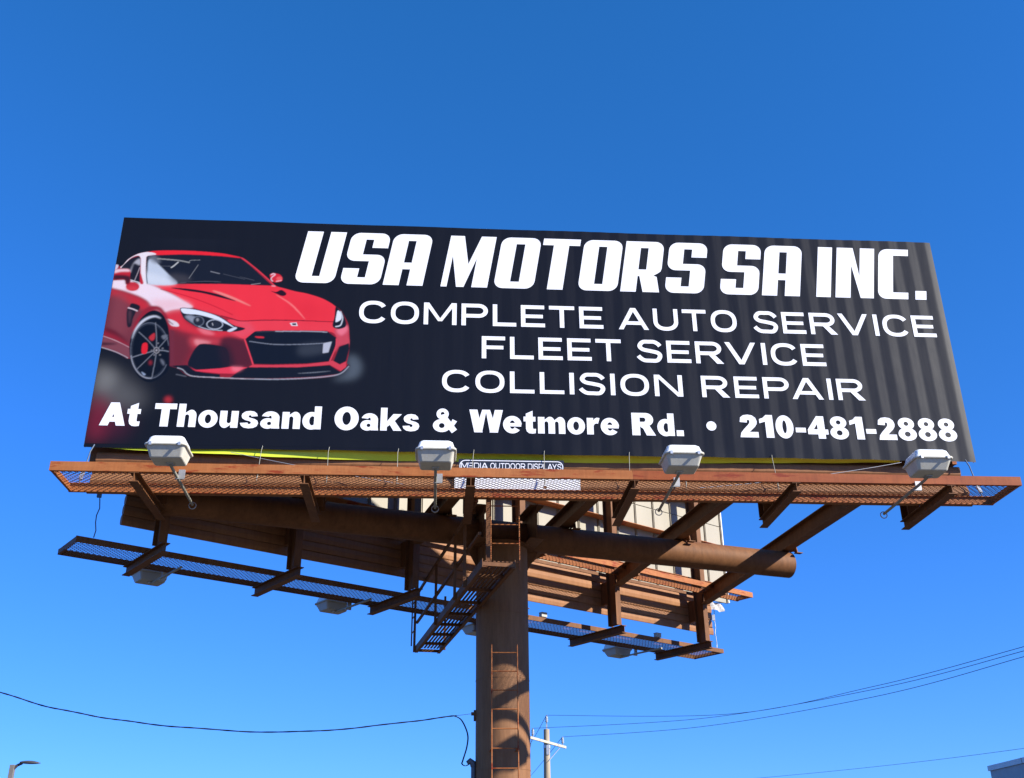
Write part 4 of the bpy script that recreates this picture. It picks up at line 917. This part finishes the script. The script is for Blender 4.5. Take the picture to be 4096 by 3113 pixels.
# ================================================================== TIES, CABLES
def tie(x, zt, label):
    t = thing('tie_down', label, 'tie')
    sw = 0.03*math.sin(x*7)
    m = MB(); m.tube([F1(x, skin(x, ZB)+0.012, ZB+0.03), F1(x-0.01, 0.055, ZB-0.06), F1(x-0.02+sw, 0.13, zt+0.10), F1(x-0.025+sw, 0.145, zt)], 0.005, 6); wr_ = m.build('wire_rope', 'arm', t)
    m = MB(); m.tube([F1(x-0.016+sw*.6, 0.105, zt+0.22), F1(x-0.022+sw, 0.135, zt+0.09)], 0.010, 8); m.build('turnbuckle', 'arm', wr_)
    m = MB(); m.fbox(F1, x-0.05+sw, x+sw, 0.155, 0.175, zt-0.01, zt+0.035); m.build('hook_plate', 'steel', t)
for x, lb_ in ((-4.51, 'first'), (-3.45, 'second'), (-2.34, 'third'), (-1.12, 'fourth'), (0.03, 'fifth'), (1.43, 'sixth'), (2.35, 'seventh'), (3.82, 'eighth')):
    tie(x, 7.36, f'{lb_} thin wire tie along the vinyl bottom edge counted from the car end')
for x, lb_ in ((-7.2, 'slack strap tie at the car end of the vinyl bottom edge'), (7.18, 'slack strap tie at the phone number end of the vinyl bottom edge')):
    t = thing('corner_strap', lb_, 'strap')
    m = MB(); sx = 1 if x > 0 else -1
    m.tube([F1(x-0.05*sx, 0.01, ZB+0.01), F1(x-0.02*sx, 0.05, ZB-0.12), F1(x+0.02*sx, 0.11, 7.5), F1(x+0.03*sx, 0.16, 7.34)], 0.010, 6); m.build('strap', 'strap', t)
    m = MB(); m.bar(F1(x+0.015*sx, 0.10, 7.56), F1(x+0.03*sx, 0.15, 7.40), 0.05, 0.03, (0, 1, 0)); m.build('ratchet', 'galv', t)
def sagline(p, q, s_, n_=24):
    p, q = np.array(p, float), np.array(q, float)
    return [p+(q-p)*t-np.array([0, 0, 4*s_*t*(1-t)]) for t in np.linspace(0, 1, n_)]
m = MB(); m.tube(sagline(F1(-5.0, 0.05, 7.93), F1(-2.2, 0.12, 7.40), 0.02), 0.005, 5); tag(m.build('safety_cable', 'galv'), 'thin steel cable slanting from the floodlight under Thousand to the catwalk', 'cable')
m = MB(); m.tube(sagline(F1(2.5, 0.12, 7.42), F1(6.0, 0.05, 7.95), 0.05), 0.005, 5); tag(m.build('safety_cable', 'galv'), 'thin steel cable slanting up to the floodlight under the last digits', 'cable')
# hanging ratchet straps at the ends of the far catwalk
for a, z0, z1, lb_ in ((-0.33, 6.9, 8.05, 'dark strap with ratchet hanging at the left end of the shaded catwalk'), (14.85, 6.9, 8.0, 'twisted pale strap hanging at the sunlit end of the far catwalk')):
    t = thing('hanging_strap', lb_, 'strap'); m = MB()
    P = [F2(a+0.02*math.sin(i*1.9), 0.16+0.01*math.sin(i*2.3), z0+(z1-z0)*i/9) for i in range(10)]
    m.tube(P, 0.009, 6); m.build('strap', 'strap' if a < 0 else 'galv', t)
    m = MB(); m.bar(P[6]-np.array([0, 0, .07]), P[6]+np.array([0, 0, .07]), 0.07, 0.04, (0, 1, 0)); m.build('ratchet', 'strap' if a < 0 else 'galv', t)
    m = MB(); m.bar(F2(a, 0.16, z1), F2(a+0.4, -0.05, z1+0.04), 0.02, 0.02); m.build('hook', 'galv', t)
# conduit boxes on the far catwalk rail
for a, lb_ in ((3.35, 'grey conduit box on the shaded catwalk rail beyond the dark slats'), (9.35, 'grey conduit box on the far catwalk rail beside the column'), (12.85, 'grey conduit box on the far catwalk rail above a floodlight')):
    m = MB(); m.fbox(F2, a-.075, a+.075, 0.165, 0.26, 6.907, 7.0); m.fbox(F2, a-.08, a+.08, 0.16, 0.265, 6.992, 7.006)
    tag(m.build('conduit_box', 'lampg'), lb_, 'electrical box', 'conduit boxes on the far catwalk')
# loose flap of the far face's sheet
sc_ = MB(); rows = []
for i in range(9):
    rows.append([F2(14.62+0.06*i, 0.05+0.04*math.sin(i*1.3+j), 7.79+0.048*j+0.015*math.sin(i*0.9)) for j in range(5)])
sc_.add([p for r_ in rows for p in r_], [(i*5+j, (i+1)*5+j, (i+1)*5+j+1, i*5+j+1) for i in range(8) for j in range(4)], True)
tag(sc_.build('vinyl_flap', 'scrap'), 'torn white and red vinyl flap at the end of the far face', 'vinyl sheet')

# ================================================================== SERVICE DROP AND MAST
SD = thing('service_cable', 'black twisted service cable sagging to the bracket on the column', 'cable')
Ys = 2.4
pts = [aty(x, y, Ys) for x, y in ((-3600, 900), (-2400, 1640), (-1500, 2130), (-900, 2415), (-450, 2603), (-160, 2714), (0, 2769), (180, 2824), (370, 2863), (556, 2891), (800, 2915), (1112, 2929), (1400, 2914), (1668, 2883), (1826, 2863))]
fine_ = smooth1(pts, False, 14)
m = MB(); m.tube([p+np.array([0, 0.004*math.sin(i*0.9), 0.005*math.sin(i*0.37)]) for i, p in enumerate(fine_)], [0.0105+0.0018*math.sin(i*1.7) for i in range(len(fine_))], 7); m.build('conductor', 'cable', SD)
br_ = aty(1885, 2856, Ys)
m = MB(); m.tube([pts[-1], br_], 0.004, 5); m.build('clevis_wire', 'galv', SD)
for k in range(3):
    m = MB(); off = 0.03*(k-1)
    P = smooth1([aty(x+off*60, y, Ys+off) for x, y in ((1812, 2863), (1845, 2880), (1870, 2935), (1868, 2985), (1852, 3040), (1848, 3056), (1862, 3064), (1880, 3055))], False, 6)
    m.tube(P, 0.0055, 6); m.build('drip_loop', 'cable', SD)
m = MB(); e_ = np.array([CX-CR+0.02, CY-0.05, br_[2]]); m.bar(br_, e_, 0.05, 0.05); m.bar(e_+np.array([-0.03, 0, -0.12]), e_+np.array([-0.03, 0, 0.06]), 0.05, 0.02, (0, 1, 0)); m.build('bracket', 'steel', SD)
MS = thing('service_mast', 'grey conduit mast with weatherhead beside the column', 'mast')
mx = aty(1893, 3080, Ys); mtop = aty(1890, 3052, Ys)
m = MB(); m.tube([(mx[0], Ys, 0), (mx[0], Ys, mtop[2]-0.03)], 0.038, 14); m.build('conduit', 'alu', MS)
m = MB(); m.tube([(mx[0], Ys, mtop[2]-0.06), (mx[0]-0.01, Ys, mtop[2]), (mx[0]-0.05, Ys, mtop[2]+0.03), (mx[0]-0.10, Ys, mtop[2]-0.005)], [0.045, 0.052, 0.05, 0.035], 12); m.build('weatherhead', 'alu', MS)

# ================================================================== UTILITY POLE AND LINES
UPL = thing('utility_pole', 'wooden utility pole with pale crossarm and three insulators', 'utility pole')
DU = 48.0
def at_range(px, py, D):
    d = ray(px, py); return CAM+d*(D/math.hypot(d[0], d[1]))
top = at_range(2186, 2918, DU)
m = MB(); m.tube([(top[0]-0.06, top[1], -0.2), (top[0]-0.03, top[1], 4), (top[0], top[1], top[2])], [0.19, 0.165, 0.125], 16); m.build('shaft', 'wood', UPL)
e0, e1 = at_range(2124, 2950, DU-1.1), at_range(2267, 2990, DU+0.75)      # worn crossarm, slightly out of level, running away to the right
cm = 0.5*(e0+e1); sh = np.array([top[0], top[1]-0.19, cm[2]])-cm; sh[2] = 0
e0, e1, cm = e0+sh*0.6, e1+sh*0.6, cm+sh*0.6
dv = (e1-e0)/np.linalg.norm(e1-e0)
m = MB(); m.bar(e0, e1, 0.08, 0.10); xarm = m.build('crossarm', 'cream', UPL)
pc = np.array([top[0], top[1], cm[2]])
m = MB(); m.tube([pc+np.array([0, 0, -0.22]), pc+np.array([0, 0, -0.08])], 0.155, 14); m.build('arm_clamp', 'galv', UPL)
m = MB(); m.bar(pc+np.array([0.02, -0.14, -0.5]), pc+np.array([0.02, -0.14, -0.08]), 0.12, 0.05, (0, 1, 0)); m.build('brace_plate', 'galv', UPL)
m = MB(); m.bar(pc+np.array([0.05, -0.15, -0.75]), cm+dv*0.8+np.array([0, 0, -0.08]), 0.04, 0.02); m.build('brace', 'galv', xarm)
def insulator(p, h=0.42, par=None):
    m = MB(); zz = [0, .06, .09, .12, .15, .18, .21, .24, .30]; rad = [.02, .025, .075, .035, .075, .035, .075, .035, .03]
    m.tube([p+np.array([0, 0, z*h/.3]) for z in zz], rad, 12); m.build('insulator', 'porc', par or xarm); return p+np.array([0, 0, h])
Lh = np.linalg.norm(e1-e0)/2-0.2
w1 = insulator(cm-dv*Lh+np.array([0, 0, .066]), 0.34); w2 = insulator(cm+dv*Lh+np.array([0, 0, .066]), 0.34)
m = MB(); m.bar(top+np.array([0, -0.1, -0.25]), top+np.array([0, -0.1, 0.2]), 0.06, 0.03, (0, 1, 0)); tb = m.build('top_bracket', 'galv', UPL)
w0 = insulator(top+np.array([0, -0.1, 0.2]), 0.38, tb)
LB = ('top line wire running off over the pale building', 'middle line wire running off over the pale building', 'lowest of the three line wires running off over the pale building')
for (w, (ex, ey), mids, lb_) in ((w0, (4096, 2587), ((2900, 2858), (3500, 2745)), LB[0]), (w1, (4096, 2604), ((2800, 2875), (3500, 2757)), LB[1]), (w2, (4096, 2627), ((2800, 2908), (3500, 2787)), LB[2])):
    # the span comes towards the viewer on the right: heights stay near the insulators, range follows
    P = [w]
    for (x, y), D in zip(list(mids)+[(ex, ey), (4330, ey-72)], (41.0, 34.0, 29.0, 27.0)): P.append(at_range(x, y, D))
    m = MB(); m.tube(smooth1(P, False, 12), 0.0085, 5); tag(m.build('line_wire', 'wire'), lb_, 'wire', 'power lines')
far_targets = (((2122, 2955), w0), ((2122, 2955+8), w1), ((2120, 3090), w2))
for (tx, ty), w in far_targets:
    q = at_range(tx, ty, 50+(26 if w is w2 else 14)); d = (q-w); m = MB()
    m.tube(sagline(w, w+d*3.0, 0.3, 10), 0.013, 5); tag(m.build('line_wire', 'wire'), {id(w0): 'back span wire from the pole top insulator', id(w1): 'back span wire from the insulator near the column', id(w2): 'back span wire from the outer crossarm insulator'}[id(w)], 'wire', 'power lines')
P = [at_range(x, y, D) for x, y, D in ((2900, 3125, 80), (3300, 3088, 72), (3700, 3045, 64), (4096, 2994, 56), (4400, 2950, 50))]
m = MB(); m.tube(smooth1(P, False, 10), 0.010, 5); tag(m.build('line_wire', 'wire'), 'faint single wire just above the pale building roof', 'wire', 'power lines')

# ================================================================== STREET LAMP
SLP = thing('street_lamp', 'bronze parking lot lamp with a slim oval head', 'street lamp')
DL = 46.0; b0 = at_range(52, 3060, DL); bx_ = at_range(41, 3113, DL)
m = MB(); m.box((b0[0]-0.085, b0[1]-0.085, 0), (b0[0]+0.085, b0[1]+0.085, b0[2])); m.build('post', 'lpole', SLP, bevel=0.01)
m = MB(); m.tube([b0+np.array([0.06, 0, -0.12]), b0+np.array([0.16, 0, -0.02]), b0+np.array([0.33, 0, 0.06])], [0.06, 0.05, 0.05], 10); m.build('bracket_arm', 'ldark', SLP)
m = MB(); hd = b0+np.array([0.62, 0, 0.075]); rings = []
for i in range(13):
    t = i/12; x = -0.36+0.74*t; hh = 0.085*math.sin(math.pi*min(1, 0.12+0.86*t))**0.7; ww = 0.17*math.sin(math.pi*min(1, 0.15+0.84*t))**0.6
    rings.append([hd+np.array([x, ww*math.cos(q), hh*math.sin(q)*(1.0 if math.sin(q) > 0 else 0.45)-0.02*t]) for q in [2*math.pi*k/16 for k in range(16)]])
for i in range(12): m.add(rings[i]+rings[i+1], [(k, (k+1) % 16, 16+(k+1) % 16, 16+k) for k in range(16)], True)
m.add(rings[0], [tuple(reversed(range(16)))]); m.add(rings[-1], [tuple(range(16))]); m.build('lamp_head', 'ldark', SLP)

# ================================================================== BUILDING
BD = thing('building', 'pale grey stucco commercial building with metal coping', 'building')
D0 = 40.0; k0 = at_range(3957, 3064, D0); hB = k0[2]
k1 = atz(4096, 3030, hB); du = k1-k0; du[2] = 0; du /= np.linalg.norm(du)
dn = np.array([-du[1], du[0], 0]); 
if dn[0] < 0: dn = -dn
FB = Frame((k0[0], k0[1], 0), du, -dn)
m = MB(); m.fbox(FB, 0, 18, -24, 0, 0, hB-0.16); bw = m.build('wall', 'stucco', BD)
m = MB(); m.fbox(FB, -0.05, 18.05, -24.05, 0.05, hB-0.158, hB); bc = m.build('coping', 'coping', BD)
for a in (2.4, 5.4, 8.4, 11.4): m = MB(); m.fbox(FB, a-.012, a+.012, 0.051, 0.06, hB-0.18, hB+0.012); m.build('coping_joint', 'lampg', bc)
for a in (4, 9, 14): m = MB(); m.fbox(FB, a-.9, a+.9, 0.002, 0.05, 0.9, 2.6); m.build('window', 'black', bw)
